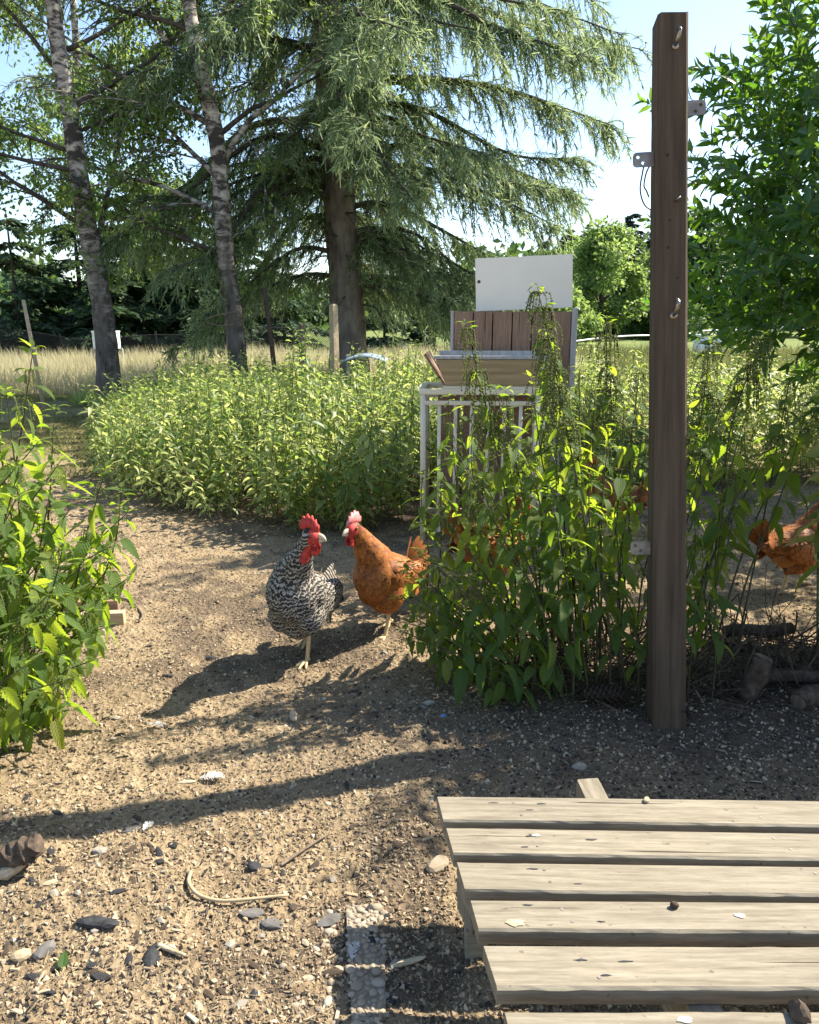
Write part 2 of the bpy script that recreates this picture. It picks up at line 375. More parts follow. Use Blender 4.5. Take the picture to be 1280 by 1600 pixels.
# ------------------------------------------------------------------ ground sheet
def bed_front(x):  return np.interp(x, [-1.5, -1.2, -.3, .1, .7, 1.4, 2.2, 6], [4.05, 3.85, 3.45, 3.75, 4.0, 4.3, 4.6, 5.2])
def bed_left(y):   return np.interp(y, [3.6, 4, 5, 6.8, 8.5], [-1.3, -1.5, -2.15, -2.7, -3.0])
def build_ground():
    def axis(fine0, fine1, step, far):
        a = list(np.arange(fine0, fine1, step)); s = step
        hi = [fine1]
        while hi[-1] < far: s *= 1.17; hi.append(hi[-1] + s)
        return a + hi
    xr = axis(0, 1.35, .0125, 700); xs = np.array([-v for v in xr[:0:-1]] + xr)
    yl = list(np.arange(.55, 1.8, .011)) + list(np.arange(1.8, 4.2, .02)); s = .02; yh = [4.2]
    while yh[-1] < 900: s *= 1.15; yh.append(yh[-1] + s)
    lo = [.5]; s = .03
    while lo[-1] > -60: s *= 1.4; lo.append(lo[-1] - s)
    ys = np.array(lo[::-1] + yl + yh)
    X, Y = np.meshgrid(xs, ys); Z = ground_z(X, Y)
    nx, ny = len(xs), len(ys); i = np.arange(ny - 1)[:, None] * nx; j = np.arange(nx - 1)[None, :]
    Q = np.stack([i + j, i + j + 1, i + nx + j + 1, i + nx + j], -1).reshape(-1, 4)
    a = Acc(); x, y = X.ravel(), Y.ravel(); a.add(np.stack([x, y, Z.ravel()], 1), Q)
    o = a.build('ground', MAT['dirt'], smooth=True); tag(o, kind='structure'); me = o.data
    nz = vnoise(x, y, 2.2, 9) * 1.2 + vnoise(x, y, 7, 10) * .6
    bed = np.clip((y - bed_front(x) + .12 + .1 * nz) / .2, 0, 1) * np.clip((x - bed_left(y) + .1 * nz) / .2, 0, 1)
    clump = np.clip(1.3 - np.hypot((x - .85) / 1.0, (y - 1.78) / .52) + .25 * nz, 0, 1)  # moist soil at the post plus shade painted on towards the platform
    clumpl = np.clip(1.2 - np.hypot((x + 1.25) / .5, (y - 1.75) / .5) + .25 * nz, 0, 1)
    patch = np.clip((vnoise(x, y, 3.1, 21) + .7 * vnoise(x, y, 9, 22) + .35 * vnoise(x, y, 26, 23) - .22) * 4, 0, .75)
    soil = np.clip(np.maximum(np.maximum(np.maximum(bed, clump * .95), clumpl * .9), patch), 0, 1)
    lawn = np.clip((y - 4.75 + .5 * nz) / .8, 0, 1); field = np.clip((y - 10.2 + .3 * nz) / .6, 0, 1)
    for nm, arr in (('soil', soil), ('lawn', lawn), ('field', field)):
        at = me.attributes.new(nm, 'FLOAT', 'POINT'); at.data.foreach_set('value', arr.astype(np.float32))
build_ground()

# ------------------------------------------------------------------ leaf templates
def nettle_leaf(droop=.5, fold=.25, width=.29, curl=0.0, teeth=9, petiole=.28):
    """unit-length blade along +Y, serrated edge, petiole in front of it; returns V,F,UV"""
    V, UV, Q, T = [], [], [], []
    n = teeth * 2
    def place(x, t):
        ang = droop * t * 1.1
        y = petiole + (math.sin(ang) / droop if droop > .01 else t)/1.1
        z = -(1 - math.cos(ang)) / droop / 1.1 if droop > .01 else 0
        z += abs(x) * fold - abs(x) ** 2 * fold * 1.2 + curl * x * t
        return (x, y, z)
    for i in range(n + 1):
        t = i / n
        wd = width * (math.sin(math.pi * min(1, (t * .93 + .07)) ** .62) ** .85) * (1 if t < 1 else 0)
        wd = max(wd, .004)
        if i % 2: wd *= 1.0
        else: wd *= .84
        tt = t + (.018 if i % 2 else -.01)
        for k, s in enumerate((-1, -.5, 0, .5, 1)):
            V.append(place(s * wd, tt if abs(s) == 1 else t)); UV.append((s, t))
    for i in range(n):
        for k in range(4):
            a = i * 5 + k; Q.append((a, a + 1, a + 6, a + 5))
    b = len(V); pw = .012
    for y, z in ((0, .02), (petiole + .02, .0)):
        for x, dz in ((-pw, 0), (0, -pw), (pw, 0)): V.append((x, y, z + dz)); UV.append((0, 0))
    for k in range(2): Q.append((b + k, b + k + 1, b + k + 4, b + k + 3))
    return np.array(V), np.array(Q), np.array(UV)
LEAFMESH = []
for k, (dr, fo, wd, cu) in enumerate([(.5, .3, .27, .1), (.9, .35, .25, -.15), (.3, .2, .30, .05), (1.2, .3, .26, .2), (.7, .45, .24, -.1), (.15, .25, .28, .0), (1.0, .15, .31, .25), (.6, .5, .22, 0)]):
    V, Q, U = nettle_leaf(dr, fo, wd * .74, cu); LEAFMESH.append(Acc().add(V, Q, 0, U).mesh('nettle_leaf', MAT['nettle'], True))
def spray_mesh(seed, n=7, L=.05):
    rs = np.random.default_rng(seed); a = Acc()
    for _ in range(n):
        ang = rs.uniform(0, 6.28); out = rs.uniform(.012, .034); l = L * rs.uniform(.5, 1.15)
        P = curve_pts([(0, 0, 0), (math.cos(ang) * out * .7, math.sin(ang) * out * .7, .004), (math.cos(ang) * out, math.sin(ang) * out, -l * .4), (math.cos(ang) * out * 1.1, math.sin(ang) * out * 1.1, -l)], 9)
        V, F = tube(P, .0007, 3, False); a.add(V, F, rs.random())
        for p in P[2:]:
            for _ in range(2):
                q = p + rs.normal(0, .0016, 3); r = rs.uniform(.0014, .0027)
                O = np.array([[1, 0, 0], [-1, 0, 0], [0, 1, 0], [0, -1, 0], [0, 0, 1], [0, 0, -1]]) * r + q
                a.add(O, np.array([[0, 2, 4], [2, 1, 4], [1, 3, 4], [3, 0, 4], [2, 0, 5], [1, 2, 5], [3, 1, 5], [0, 3, 5]]), rs.random())
    return a.mesh('flower_spray', MAT['flower'], True)
SPRAY = [spray_mesh(i) for i in range(5)]

def nettle_plant(root, top, label, group, cat='nettle', leaf=.085, bare=.2, pairs=13, flowers=0, rs=None, bow=.12, thick=.0032, lone=False):
    """one stinging nettle from its root to its tip: stem, opposite leaf pairs, hanging flower sprays"""
    rs = rs or random
    root, top = Vector(root), Vector(top)
    pl = empty('nettle_plant', root, 0, label, cat, group)
    v = top - root; side = Vector((v.x, v.y, 0))
    c1 = v * .35 - side * bow + Vector((rs.uniform(-.02, .02), rs.uniform(-.02, .02), .02))
    c2 = v * .7 - side * bow * .8 + Vector((rs.uniform(-.02, .02), rs.uniform(-.02, .02), .02))
    P = curve_pts([(0, 0, -.03), c1, c2, v], 18); n = len(P)
    Acc().add(*tube(P, interp_r([thick, thick * .9, thick * .7, thick * .35], n), 5)).build('stem', MAT['stem'], pl, True)
    az = rs.uniform(0, 3.14)
    for k in range(pairs):
        t = bare + (1 - bare) * ((k + .5) / pairs) ** .92
        f = t * (n - 1); i = min(int(f), n - 2); p = P[i] + (P[i + 1] - P[i]) * (f - i)
        tang = Vector(P[i + 1] - P[i]).normalized()
        az += math.pi / 2 + rs.uniform(-.35, .35)
        rl = (t - bare) / (1 - bare)
        size = leaf * (np.interp(rl, [0, .2, .6, .85, 1], [.8, 1.05, 1, .62, .3])) * rs.uniform(.8, 1.15)
        for s in (0, 1):
            if rs.random() < (.18 if rl < .35 else .05): continue
            a = az + s * math.pi + rs.uniform(-.25, .25)
            hor = Vector((math.cos(a), math.sin(a), 0)); hor = (hor - tang * hor.dot(tang)).normalized()
            dn = rs.uniform(.1, 1.1) if rl < .85 else rs.uniform(-.9, .1)
            d = (hor - Vector((0, 0, 1)) * dn).normalized()
            up = Vector((0, 0, 1)) + Vector((rs.uniform(-.5, .5), rs.uniform(-.5, .5), 0))
            o = link('leaf', rs.choice(LEAFMESH), pl)
            m = frame1(d, up).to_4x4(); sc = size * 1.05
            o.matrix_basis = Matrix.Translation(Vector(p) + tang * 0) @ m @ Matrix.Scale(sc, 4)
            if flowers and rl > .45 and rl < .97 and rs.random() < flowers:
                q = link('flower_spray', rs.choice(SPRAY), pl)
                q.matrix_basis = Matrix.Translation(p) @ Matrix.Rotation(a, 4, 'Z') @ Matrix.Scale(rs.uniform(.7, 1.25) * (1.15 - rl * .45) * (1.55 if flowers > .8 else 1), 4)
    # young whorl at the tip
    for k in range(5):
        a = az + k * 1.4; d = Vector((math.cos(a), math.sin(a), rs.uniform(-.1, 1.0))).normalized()
        o = link('leaf', rs.choice(LEAFMESH), pl)
        o.matrix_basis = Matrix.Translation(P[-1]) @ frame1(d).to_4x4() @ Matrix.Scale(leaf * rs.uniform(.25, .42), 4)
    return pl

# ------------------------------------------------------------------ gate post
def build_post():
    base = at_z(1040, 1125, 0); base.z = 0
    root = empty('gate_post', base, 0, 'tall weathered square wooden post standing beside the nettle clump', 'post')
    topc = at_d(1047, 30, base.y + .25)
    ax = (topc - base); L = ax.length
    bm = bmesh.new(); N = 40
    W = .083
    prof = []
    ch = .006
    def ring(t):
        k = W * (1 - .17 * t) / 2
        return [(-k + ch, -k), (k - ch, -k), (k, -k + ch), (k, k - ch), (k - ch, k), (-k + ch, k), (-k, k - ch), (-k, -k + ch)]
    rows = []
    for i in range(N + 1):
        t = -.05 + 1.05 * i / N
        row = []
        for j, (x, y) in enumerate(ring(t)):
            z = L * t
            if i == N: z += random.uniform(-.004, .003)
            e = random.uniform(-.0007, .0007)
            row.append(bm.verts.new((x + e, y + e, z)))
        rows.append(row)
    for i in range(N):
        for j in range(8):
            k = (j + 1) % 8; bm.faces.new((rows[i][j], rows[i][k], rows[i + 1][k], rows[i + 1][j]))
    # rough, eaten-away end grain
    cx = bm.verts.new((0, 0, L - .012))
    mid = [bm.verts.new((v.co.x * .55 + random.uniform(-.004, .004), v.co.y * .55, L + random.uniform(-.016, .004))) for v in rows[-1]]
    for j in range(8):
        k = (j + 1) % 8; bm.faces.new((rows[-1][j], rows[-1][k], mid[k], mid[j])); bm.faces.new((mid[j], mid[k], cx))
    me = bpy.data.meshes.new('shaft'); bm.to_mesh(me); bm.free(); me.materials.append(MAT['post'])
    sh = link('shaft', me, root)
    q = ax.to_track_quat('Z', 'Y'); yaw = Matrix.Rotation(R(9.5), 4, 'Z')
    # turn the post so that a sliver of its left face shows
    axn = ax.normalized(); sx = Vector((1, 0, 0)); sx = (sx - axn * sx.dot(axn)).normalized(); sy = axn.cross(sx)
    m = Matrix((sx, sy, axn)).transposed().to_4x4()
    # the left face is seen when the post turns to the left
    sh.matrix_basis = m @ Matrix.Rotation(R(-5), 4, 'Z')
    MP = m @ Matrix.Rotation(R(-5), 4, 'Z')
    def put(o, x, y, t):
        o.parent = root; o.matrix_basis = MP @ Matrix.Translation((x, y, L * t)) @ o.matrix_basis; return o
    def zt(py):       # height fraction seen at pixel row py
        best = min(np.linspace(0, 1, 600), key=lambda t: abs(pix(base + ax * t)[1] - py)); return float(best)
    def bracket(py, sgn, w_=.05, h_=.034):
        bm = bmesh.new(); n = 5; v = []
        out = [(0, -h_ / 2), (w_ - .008, -h_ / 2), (w_ - .002, -h_ / 2 + .003), (w_, -h_ / 2 + .009), (w_, h_ / 2 - .009), (w_ - .002, h_ / 2 - .003), (w_ - .008, h_ / 2), (0, h_ / 2)]
        holes = [(w_ - .012, .006), (w_ - .024, -.008)]
        vs_ = [bm.verts.new((x * sgn, 0, z)) for x, z in out]
        es = [bm.edges.new((vs_[i], vs_[(i + 1) % len(vs_)])) for i in range(len(vs_))]
        for hx, hz in holes:
            hv = [bm.verts.new(((hx + .0042 * math.cos(a)) * sgn, 0, hz + .0042 * math.sin(a))) for a in np.linspace(0, 2 * math.pi, 10, endpoint=False)]
            es += [bm.edges.new((hv[i], hv[(i + 1) % 10])) for i in range(10)]
        bmesh.ops.triangle_fill(bm, edges=es, use_beauty=True)
        # drop the faces that closed the holes
        for f in [f for f in bm.faces if any((f.calc_center_median() - Vector((hx * sgn, 0, hz))).length < .0035 for hx, hz in holes)]: bm.faces.remove(f)
        g = bmesh.ops.extrude_face_region(bm, geom=list(bm.faces))
        bmesh.ops.translate(bm, vec=(0, .003, 0), verts=[e for e in g['geom'] if isinstance(e, bmesh.types.BMVert)])
        me = bpy.data.meshes.new('bracket'); bm.to_mesh(me); bm.free(); me.materials.append(MAT['metal'])
        o = link('bracket', me); t_ = zt(py); return put(o, sgn * W / 2 * (1 - .17 * t_) * .97, 0.0, t_)
    bracket(170, 1); bracket(246, -1); bracket(855, -1)
    def hook(py, size, x=.004):
        a = Acc(); P = [(0, .004, 0), (0, -.012, .004), (.002, -.024, .012 * size), (.004, -.028, .022 * size), (.003, -.02, .03 * size), (0, -.012, .03 * size)]
        a.add(*tube(curve_pts(P, 16), interp_r([.004, .0045, .004, .0025], 16) * size, 7))
        a.add(*tube([(0, .001, 0), (0, -.003, 0)], .008 * size, 10))
        o = a.build('hook', MAT['hook'], None, True); t_ = zt(py); return put(o, x, -W / 2 * (1 - .17 * t_) * .98, t_)
    hook(84, 1.0); hook(498, 1.15)
    s = Acc().add(*tube([(0, .003, 0), (0, -.006, .001), (.003, -.022, .003)], [.0035, .003, .002], 7)).build('screw', MAT['hook'], None, True); put(s, .008, -W / 2 * (1 - .17 * zt(321)), zt(321))
    for py, x in ((350, -.006), (393, -.01), (440, .012), (250, -.012)):
        kn = Acc().add(*tube([(0, .001, 0), (0, -.0012, 0)], [.005, .003], 9)).build('nail', MAT['char'], None, True); put(kn, x, -W / 2 * (1 - .17 * zt(py)) * .985, zt(py))
    cb = Acc().add(*tube(curve_pts([(.02, .055, .05), (-.045, .06, .052), (-.066, .056, .0), (-.07, .052, -.045), (-.05, .055, -.082), (.0, .06, -.09), (.05, .06, -.03), (.062, .055, .03), (.02, .055, .05), (-.04, .06, .03), (-.06, .052, -.02), (-.052, .052, -.04), (-.045, .055, -.055)], 60), .0023, 6)).build('cable', MAT['cable'], None, True)
    cb.scale = (.82, .82, .9); put(cb, 0, 0, zt(265))
def pix(p):
    p = Vector(p) - Vector((0, 0, CAMH)); c, s = math.cos(PITCH), math.sin(PITCH)
    dep = p.y * c - p.z * s; up = p.y * s + p.z * c
    return 640 + FPX * p.x / dep, 800 - FPX * up / dep
build_post()

# ------------------------------------------------------------------ slatted platform
def build_platform():
    ZT, TH = .205, .024
    far = [(683, 1243), (697, 1292), (714, 1346), (735, 1405), (755, 1475), (788, 1578)]
    near = [(693, 1282), (709, 1334), (727, 1391), (748, 1452), (777, 1543), (810, 1668)]
    fr = [1250, 1301, 1353, 1409, 1478, 1580]; nr = [1290, 1342, 1398, 1456, 1545, 1668]
    o0 = at_z(940, 1450, 0)
    root = empty('slatted_platform', (o0.x, o0.y, 0), 0, 'low slatted platform of sunlit weathered planks at lower right', 'platform')
    base = Vector((o0.x, o0.y, 0))
    for k in range(6):
        a, b = at_z(*far[k], ZT), at_z(*near[k], ZT)
        ar, br = at_z(1280, fr[k], ZT), at_z(1280, nr[k], ZT)
        ar, br = a + (ar - a).normalized() * 1.25, b + (br - b).normalized() * 1.25
        bm = bmesh.new(); n = 60; rows = []
        rs = random.Random(k)
        org = a.copy(); ex = (ar - a).normalized(); ey = Vector((-ex.y, ex.x, 0))
        for i in range(n + 1):
            t = i / n; pa, pb = a.lerp(ar, t), b.lerp(br, t)
            wv = .0012 * math.sin(t * 9 + k) + rs.uniform(-.0007, .0007)
            sec = [(pa, -.003, wv), (pa.lerp(pb, .05), 0, 0), (pa.lerp(pb, .5), rs.uniform(-.0004, .0004), 0), (pa.lerp(pb, .95), 0, 0), (pb, -.003, wv + rs.uniform(-.0006, .0006)), (pb, -TH, wv), (pa, -TH, wv)]
            row = []
            for p, dz, dy in sec:
                q = p + Vector((0, dy, dz)) - org
                row.append(bm.verts.new((q.dot(ex), q.dot(ey), q.z)))
            rows.append(row)
        for i in range(n):
            for j in range(7):
                m = (j + 1) % 7; bm.faces.new((rows[i][j], rows[i][m], rows[i + 1][m], rows[i + 1][j]))
        bm.faces.new(rows[0][::-1]); bm.faces.new(rows[-1])
        bmesh.ops.recalc_face_normals(bm, faces=bm.faces)
        me = bpy.data.meshes.new('plank'); bm.to_mesh(me); bm.free(); me.materials.append(MAT['plank'])
        o = link('plank', me, root)
        o.matrix_basis = Matrix.Translation(org - base) @ Matrix((ex, ey, Vector((0, 0, 1)))).transposed().to_4x4()
        # nail dents and splits near the end of the plank
        for t, u, l in ((.085 + rs.uniform(-.03, .02), rs.uniform(.2, .4), .008), (.10 + rs.uniform(-.02, .04), rs.uniform(.55, .75), .007), (.15 + rs.uniform(-.02, .03), rs.uniform(.2, .5), .009), (rs.uniform(.3, .6), rs.uniform(.2, .8), .003))[:rs.randint(2, 4)]:
            pa = a.lerp(ar, t); pb = b.lerp(br, t); p = pa.lerp(pb, u) - org
            c = np.array([(math.cos(g) * l * (1 + .4 * rs.uniform(-1, 1)), math.sin(g) * l * .17 * (1 + .5 * rs.uniform(-1, 1)), .0006) for g in np.linspace(0, 6.28, 10, endpoint=False)])
            V = np.vstack([c, [[0, 0, .0009]]]); F = np.array([[i, (i + 1) % 10, 10] for i in range(10)])
            d = Acc().add(V, F).build('nail_dent', MAT['char'], o); d.location = (p.dot(ex), p.dot(ey), 0)
        for t in (.105, .42, .80):
            for u in (.28, .72):
                p = a.lerp(ar, t + rs.uniform(-.012, .012)).lerp(b.lerp(br, t), u + rs.uniform(-.06, .06)) - org
                nl = Acc().add(*tube([(0, 0, -.002), (0, 0, .0007)], [.0026, .0024], 8)).build('nail', MAT['metal'], o); nl.location = (p.dot(ex), p.dot(ey), 0)
    # runners under the planks
    def runner(p0, p1, w_, h_, ztop):
        p0, p1 = Vector((p0.x, p0.y, ztop - h_ / 2)), Vector((p1.x, p1.y, ztop - h_ / 2)); d = p1 - p0
        o = link('runner', box_mesh(d.length, w_, h_, .004, MAT['plank'], 12, .0012, int(w_ * 1000)), root)
        o.matrix_basis = Matrix.Translation((p0 + p1) / 2 - base) @ Matrix.Rotation(math.atan2(d.y, d.x), 4, 'Z')
    zr = ZT - TH - .0015
    q0 = at_z(918, 1216, zr); runner(q0, q0 + Vector((.055, -.75, 0)), .042, .075, zr)
    runner(q0 + Vector((.55, .0, 0)), q0 + Vector((.6, -.75, 0)), .042, .075, zr)
    a0 = at_z(712, 1366, zr - .06); a0 = a0 + Vector((.02, 0, 0)); runner(a0, a0 + Vector((.02, -.06, 0)), .04, .06, zr - .06)
    for p, h in ((q0 + Vector((.012, -.05, 0)), zr - .075), (q0 + Vector((.056, -.68, 0)), zr - .075), (q0 + Vector((.553, -.05, 0)), zr - .075), (q0 + Vector((.597, -.68, 0)), zr - .075)):
        g = gz(p.x, p.y) - .02; o = box('foot_block', (p.x - base.x, p.y - base.y, (h + g) / 2 - .001), (.045, .06, h - g), MAT['plank'], root, bev=.003)
    a1 = a0 + Vector((.012, -.035, 0)); g = gz(a1.x, a1.y) - .02; h = zr - .121
    box('foot_block', (a1.x - base.x, a1.y - base.y, (h + g) / 2), (.036, .04, h - g), MAT['plank'], root, bev=.003)
    # things lying on the planks
    def lump(name, px, py, sc, mat, label, cat, seed, flat=.6):
        V, F = rock(seed, 2); p = at_z(px, py, ZT)
        o = Acc().add(V * np.array([sc, sc * .7, sc * flat]), F).build(name, MAT[mat], None, False)
        o.location = (p.x, p.y, ZT + sc * flat * .55); o.rotation_euler = (0, 0, seed); tag(o, label, cat); return o
    lump('snail_shell', 1053, 1418, .007, 'bark_chip', 'tiny brown snail shell on the fourth plank of the platform', 'shell', 3, .9)
    lump('bark_crumb', 1010, 1252, .008, 'pale_chip', 'small pale crumb of bark on the far plank of the platform', 'bark', 4, .6)
    lump('bark_lump', 1247, 1590, .016, 'bark_chip', 'lump of brown bark on the nearest plank of the platform', 'bark', 5, .9)
    for q, (px, py, s_, nm) in enumerate([(838, 1306, .006, 'second'), (1155, 1431, .008, 'fourth'), (1070, 1594, .009, 'nearest'), (806, 1442, .013, 'fourth')]):
        d = Acc(); rs = np.random.default_rng(q); n = 14
        c = np.array([(math.cos(g) * s_ * rs.uniform(.7, 1.3), math.sin(g) * s_ * .5 * rs.uniform(.7, 1.3), .0006) for g in np.linspace(0, 6.28, n, endpoint=False)])
        p = at_z(px, py, ZT); d.add(np.vstack([c, [[0, 0, .0022]]]), np.array([[i, (i + 1) % n, n] for i in range(n)]))
        o = d.build('dropping', MAT['feather_white' if q < 3 else 'pale_chip'], None, True); o.location = (p.x, p.y, ZT + .0006)
        tag(o, ['small white dropping splashed on the second plank from the far end', 'white dropping smear toward the right of the fourth plank', 'white dropping on the nearest plank at the bottom edge', 'crusted pale dropping near the left end of the fourth plank'][q], 'dropping')

def rock(seed, sub=2):
    bm = bmesh.new(); bmesh.ops.create_icosphere(bm, subdivisions=sub, radius=1); rs = np.random.default_rng(seed)
    dirs = rs.normal(size=(9, 3)); dirs /= np.linalg.norm(dirs, axis=1)[:, None]; cut = rs.uniform(.55, .95, 9)
    V = np.array([v.co[:] for v in bm.verts])
    for d, c in zip(dirs, cut):
        h = V @ d; k = h > c; V[k] -= (h[k] - c)[:, None] * d * .85
    V += rs.normal(0, .025, V.shape); F = np.array([[v.index for v in f.verts] for f in bm.faces]); bm.free()
    return V, F
build_platform()

# ------------------------------------------------------------------ hens
def blob(bm, c, r, rot=None):
    m = Matrix.Translation(c) @ (rot.to_matrix().to_4x4() if rot else Matrix.Identity(4)) @ Matrix.Diagonal((*r, 1))
    bmesh.ops.create_uvsphere(bm, u_segments=16, v_segments=10, radius=1, matrix=m)
def chain(bm, pts, n=6):
    for (p, r), (q, s) in zip(pts[:-1], pts[1:]):
        for i in range(n + 1):
            t = i / n; c = Vector(p).lerp(Vector(q), t); rr = Vector(r).lerp(Vector(s), t); blob(bm, c, rr)
def feather_tpl():
    V, Q, U = [], [], []
    for i in range(5):
        t = i / 4; wd = [.28, .46, .5, .42, .14][i]
        for s in (-1, 0, 1): V.append((s * wd, t, .05 * math.sin(t * 2.6) - .05 * s * s)); U.append((s, t))
    for i in range(4):
        for k in range(2): a = i * 3 + k; Q.append((a, a + 1, a + 4, a + 3))
    return np.array(V), np.array(Q), np.array(U)
FT = feather_tpl()
def barred_mat():
    b = NB('barred_feather'); s = b.attr('bar'); n = b.noise(45, 3, .6, b.coord('Object'))
    n2 = b.noise(13, 2, .5, b.coord('Object'))
    s2 = b.math('ADD', s, b.math('ADD', b.math('MULTIPLY', b.math('SUBTRACT', n, .5), 1.3), b.math('MULTIPLY', b.math('SUBTRACT', n2, .5), 1.6)))
    wv = b.math('SINE', b.math('MULTIPLY', s2, 6.2832))
    c = b.ramp(b.math('ADD', b.math('MULTIPLY', wv, .5), .5), [(.40, (.026, .022, .019)), (.68, (.15, .13, .105)), (.97, (.38, .335, .275))])
    return b.surf(b.pbr(c, .75, b.bump(n, .3, .003), .25))
def brown_mat(name, stops):
    b = NB(name); r = b.attr('rnd'); uv = b.n('TexCoord').outputs['UV']; y = b.n('SeparateXYZ', None, Vector=uv).outputs[1]
    n = b.noise(22, 4, .6, b.coord('Object')); k = b.math('ADD', b.math('MULTIPLY', r, .3), b.math('ADD', b.math('MULTIPLY', n, .35), b.math('MULTIPLY', b.math('POWER', y, 2.0), .28)))
    c = b.ramp(k, stops)
    return b.surf(b.pbr(c, .62, b.bump(n, .2, .003), .3))
MAT['barred'] = barred_mat()
MAT['brown_feather'] = brown_mat('brown_feather', [(.15, (.06, .018, .006)), (.45, (.25, .08, .016)), (.68, (.37, .135, .03)), (.9, (.50, .24, .08))])
MAT['skin_red'] = noisy('red_skin', [(.3, (.26, .02, .018)), (.7, (.56, .06, .045))], 90, .65, .6, .003, spec=.3)
MAT['comb_pink'] = noisy('pink_comb', [(.3, (.50, .14, .14)), (.7, (.70, .24, .22))], 60, .5, .3, .002)
MAT['beak'] = noisy('beak_horn', [(.3, (.42, .33, .22)), (.7, (.58, .48, .35))], 50, .4, .1, .001)
MAT['leg_skin'] = noisy('leg_scale', [(.3, (.42, .29, .14)), (.7, (.62, .47, .27))], 120, .55, .4, .002)
MAT['eye'] = noisy('hen_eye', [(.4, (.02, .01, .005)), (.7, (.10, .04, .01))], 300, .1, 0, .001, spec=.6)

def hen(label, loc, heading, scale, feet, kind='brown', head_yaw=0, head_pos=(.1, 0, .425), tail_up=.6, tilt=0.0, neck=1.0, group='hens in the yard', comb='skin_red', nfeat=1900, thigh=True, slim=1.0):
    rz = math.atan2(heading[1], heading[0])
    root = empty('hen', loc, rz, label, 'hen', group); root.scale = (scale, scale * slim, scale)
    H = Vector(head_pos); fm = MAT['barred'] if kind == 'barred' else MAT['brown_feather']
    bm = bmesh.new()
    ct, st = math.cos(tilt), math.sin(tilt)
    def B(x, y, z):     # body points pitched about the hips
        dx, dz = x + .0, z - .21; return Vector((dx * ct - dz * st, y, .21 + dx * st + dz * ct))
    def r3(a, b=None, c=None): return (a, b or a, c or a)
    chest = B(.075, 0, .262)
    nb = chest.lerp(H, .38); nm = chest.lerp(H, .68) + Vector((-.006, 0, 0)); 
    chain(bm, [(B(-.165, 0, .265), r3(.02, .03, .02)), (B(-.125, 0, .25), r3(.045, .052, .042)), (B(-.08, 0, .235), r3(.072, .08, .07)), (B(-.015, 0, .212), r3(.092, .098, .096)),
               (B(.045, 0, .215), r3(.085, .094, .09)), (chest, r3(.064, .07, .064)), (nb, r3(.049, .05, .049) if kind == 'brown' else r3(.042)), (nm, r3(.036) if kind == 'brown' else r3(.031)), (H + Vector((-.008, 0, -.012)), r3(.029)), (H, r3(.029, .027, .028))], 6)
    blob(bm, (B(-.01, 0, .15) + Vector((0, 0, .15))) / 2 + Vector((-.01, 0, -.012)), (.06, .055, .06))
    for s in (-1, 1):
        blob(bm, B(-.045, s * .082, .228), (.105, .026, .058), Euler((s * -.12, .32 - tilt * .6, s * -.1)))
        blob(bm, B(.03, s * .075, .232), (.045, .03, .05))
        hk, ft = Vector(feet[s][0]), Vector(feet[s][1])
        if thigh: chain(bm, [(B(-.005, s * .05, .17), r3(.06, .05, .065)), ((B(-.005, s * .05, .16) + hk) / 2, r3(.04, .034, .04)), (hk + Vector((0, 0, .006)), r3(.0155))], 6)
    me = bpy.data.meshes.new('tmp'); bm.to_mesh(me); bm.free()
    tmp = bpy.data.objects.new('tmp', me); col.objects.link(tmp)
    rm = tmp.modifiers.new('r', 'REMESH'); rm.mode = 'VOXEL'; rm.voxel_size = .0045
    sm = tmp.modifiers.new('s', 'SMOOTH'); sm.factor = .6; sm.iterations = 16
    dg = bpy.context.evaluated_depsgraph_get(); dg.update()
    bme = bpy.data.meshes.new_from_object(tmp.evaluated_get(dg)); bpy.data.objects.remove(tmp)
    bme.name = 'body'; bme.materials.clear(); bme.materials.append(fm)
    for p in bme.polygons: p.use_smooth = True
    n = len(bme.vertices); V = np.zeros(n * 3, np.float32); bme.vertices.foreach_get('co', V); V = V.reshape(-1, 3)
    Nn = np.zeros(n * 3, np.float32); bme.vertices.foreach_get('normal', Nn); Nn = Nn.reshape(-1, 3)
    def barf(P): return (-P[:, 2] * 1.0 - P[:, 0] * .38  + .012 * vnoise(P[:, 1], P[:, 0] + P[:, 2], 26, 3)) / .0138
    a = bme.attributes.new('bar', 'FLOAT', 'POINT'); a.data.foreach_set('value', barf(V).astype(np.float32))
    a = bme.attributes.new('rnd', 'FLOAT', 'POINT'); a.data.foreach_set('value', np.full(n, .4, np.float32))
    body = link('body', bme, root)
    # plumage: overlapping feathers that follow the body
    rs = np.random.default_rng(int(scale * 1000) + nfeat)
    hv = np.array(H); dh = np.linalg.norm(V - hv, axis=1); ok = (V[:, 2] > min(feet[1][0][2], feet[-1][0][2]) + .012) & (dh > .03)
    idx = rs.choice(np.nonzero(ok)[0], nfeat)
    P, Nv = V[idx], Nn[idx]
    flow = np.tile(np.array([[-.62, 0, -.78]]), (nfeat, 1)) + rs.normal(0, .13, (nfeat, 3)); flow[:, 1] += np.sign(P[:, 1]) * .12
    flow = norm(flow - Nv * (flow * Nv).sum(1, keepdims=True)); flow = norm(flow + Nv * rs.uniform(.0, .15, (nfeat, 1)))
    neckish = np.clip((.17 - dh[idx]) / .12, 0, 1); low = np.clip((.16 - P[:, 2]) / .06, 0, 1)
    L = (.027 - .011 * neckish - .009 * low) * rs.uniform(.8, 1.2, nfeat)
    sc = np.stack([L * rs.uniform(.62, .85, nfeat) * (1 - .25 * neckish), L, L], 1)
    ac = Acc(); ac.inst(FT[0], FT[1], frames(flow, Nv, sc), P - flow * L[:, None] * .25 + Nv * .0006, rs.random(nfeat), FT[2])
    pl = ac.build('plumage', fm, root, True); pl['kind'] = 'stuff'
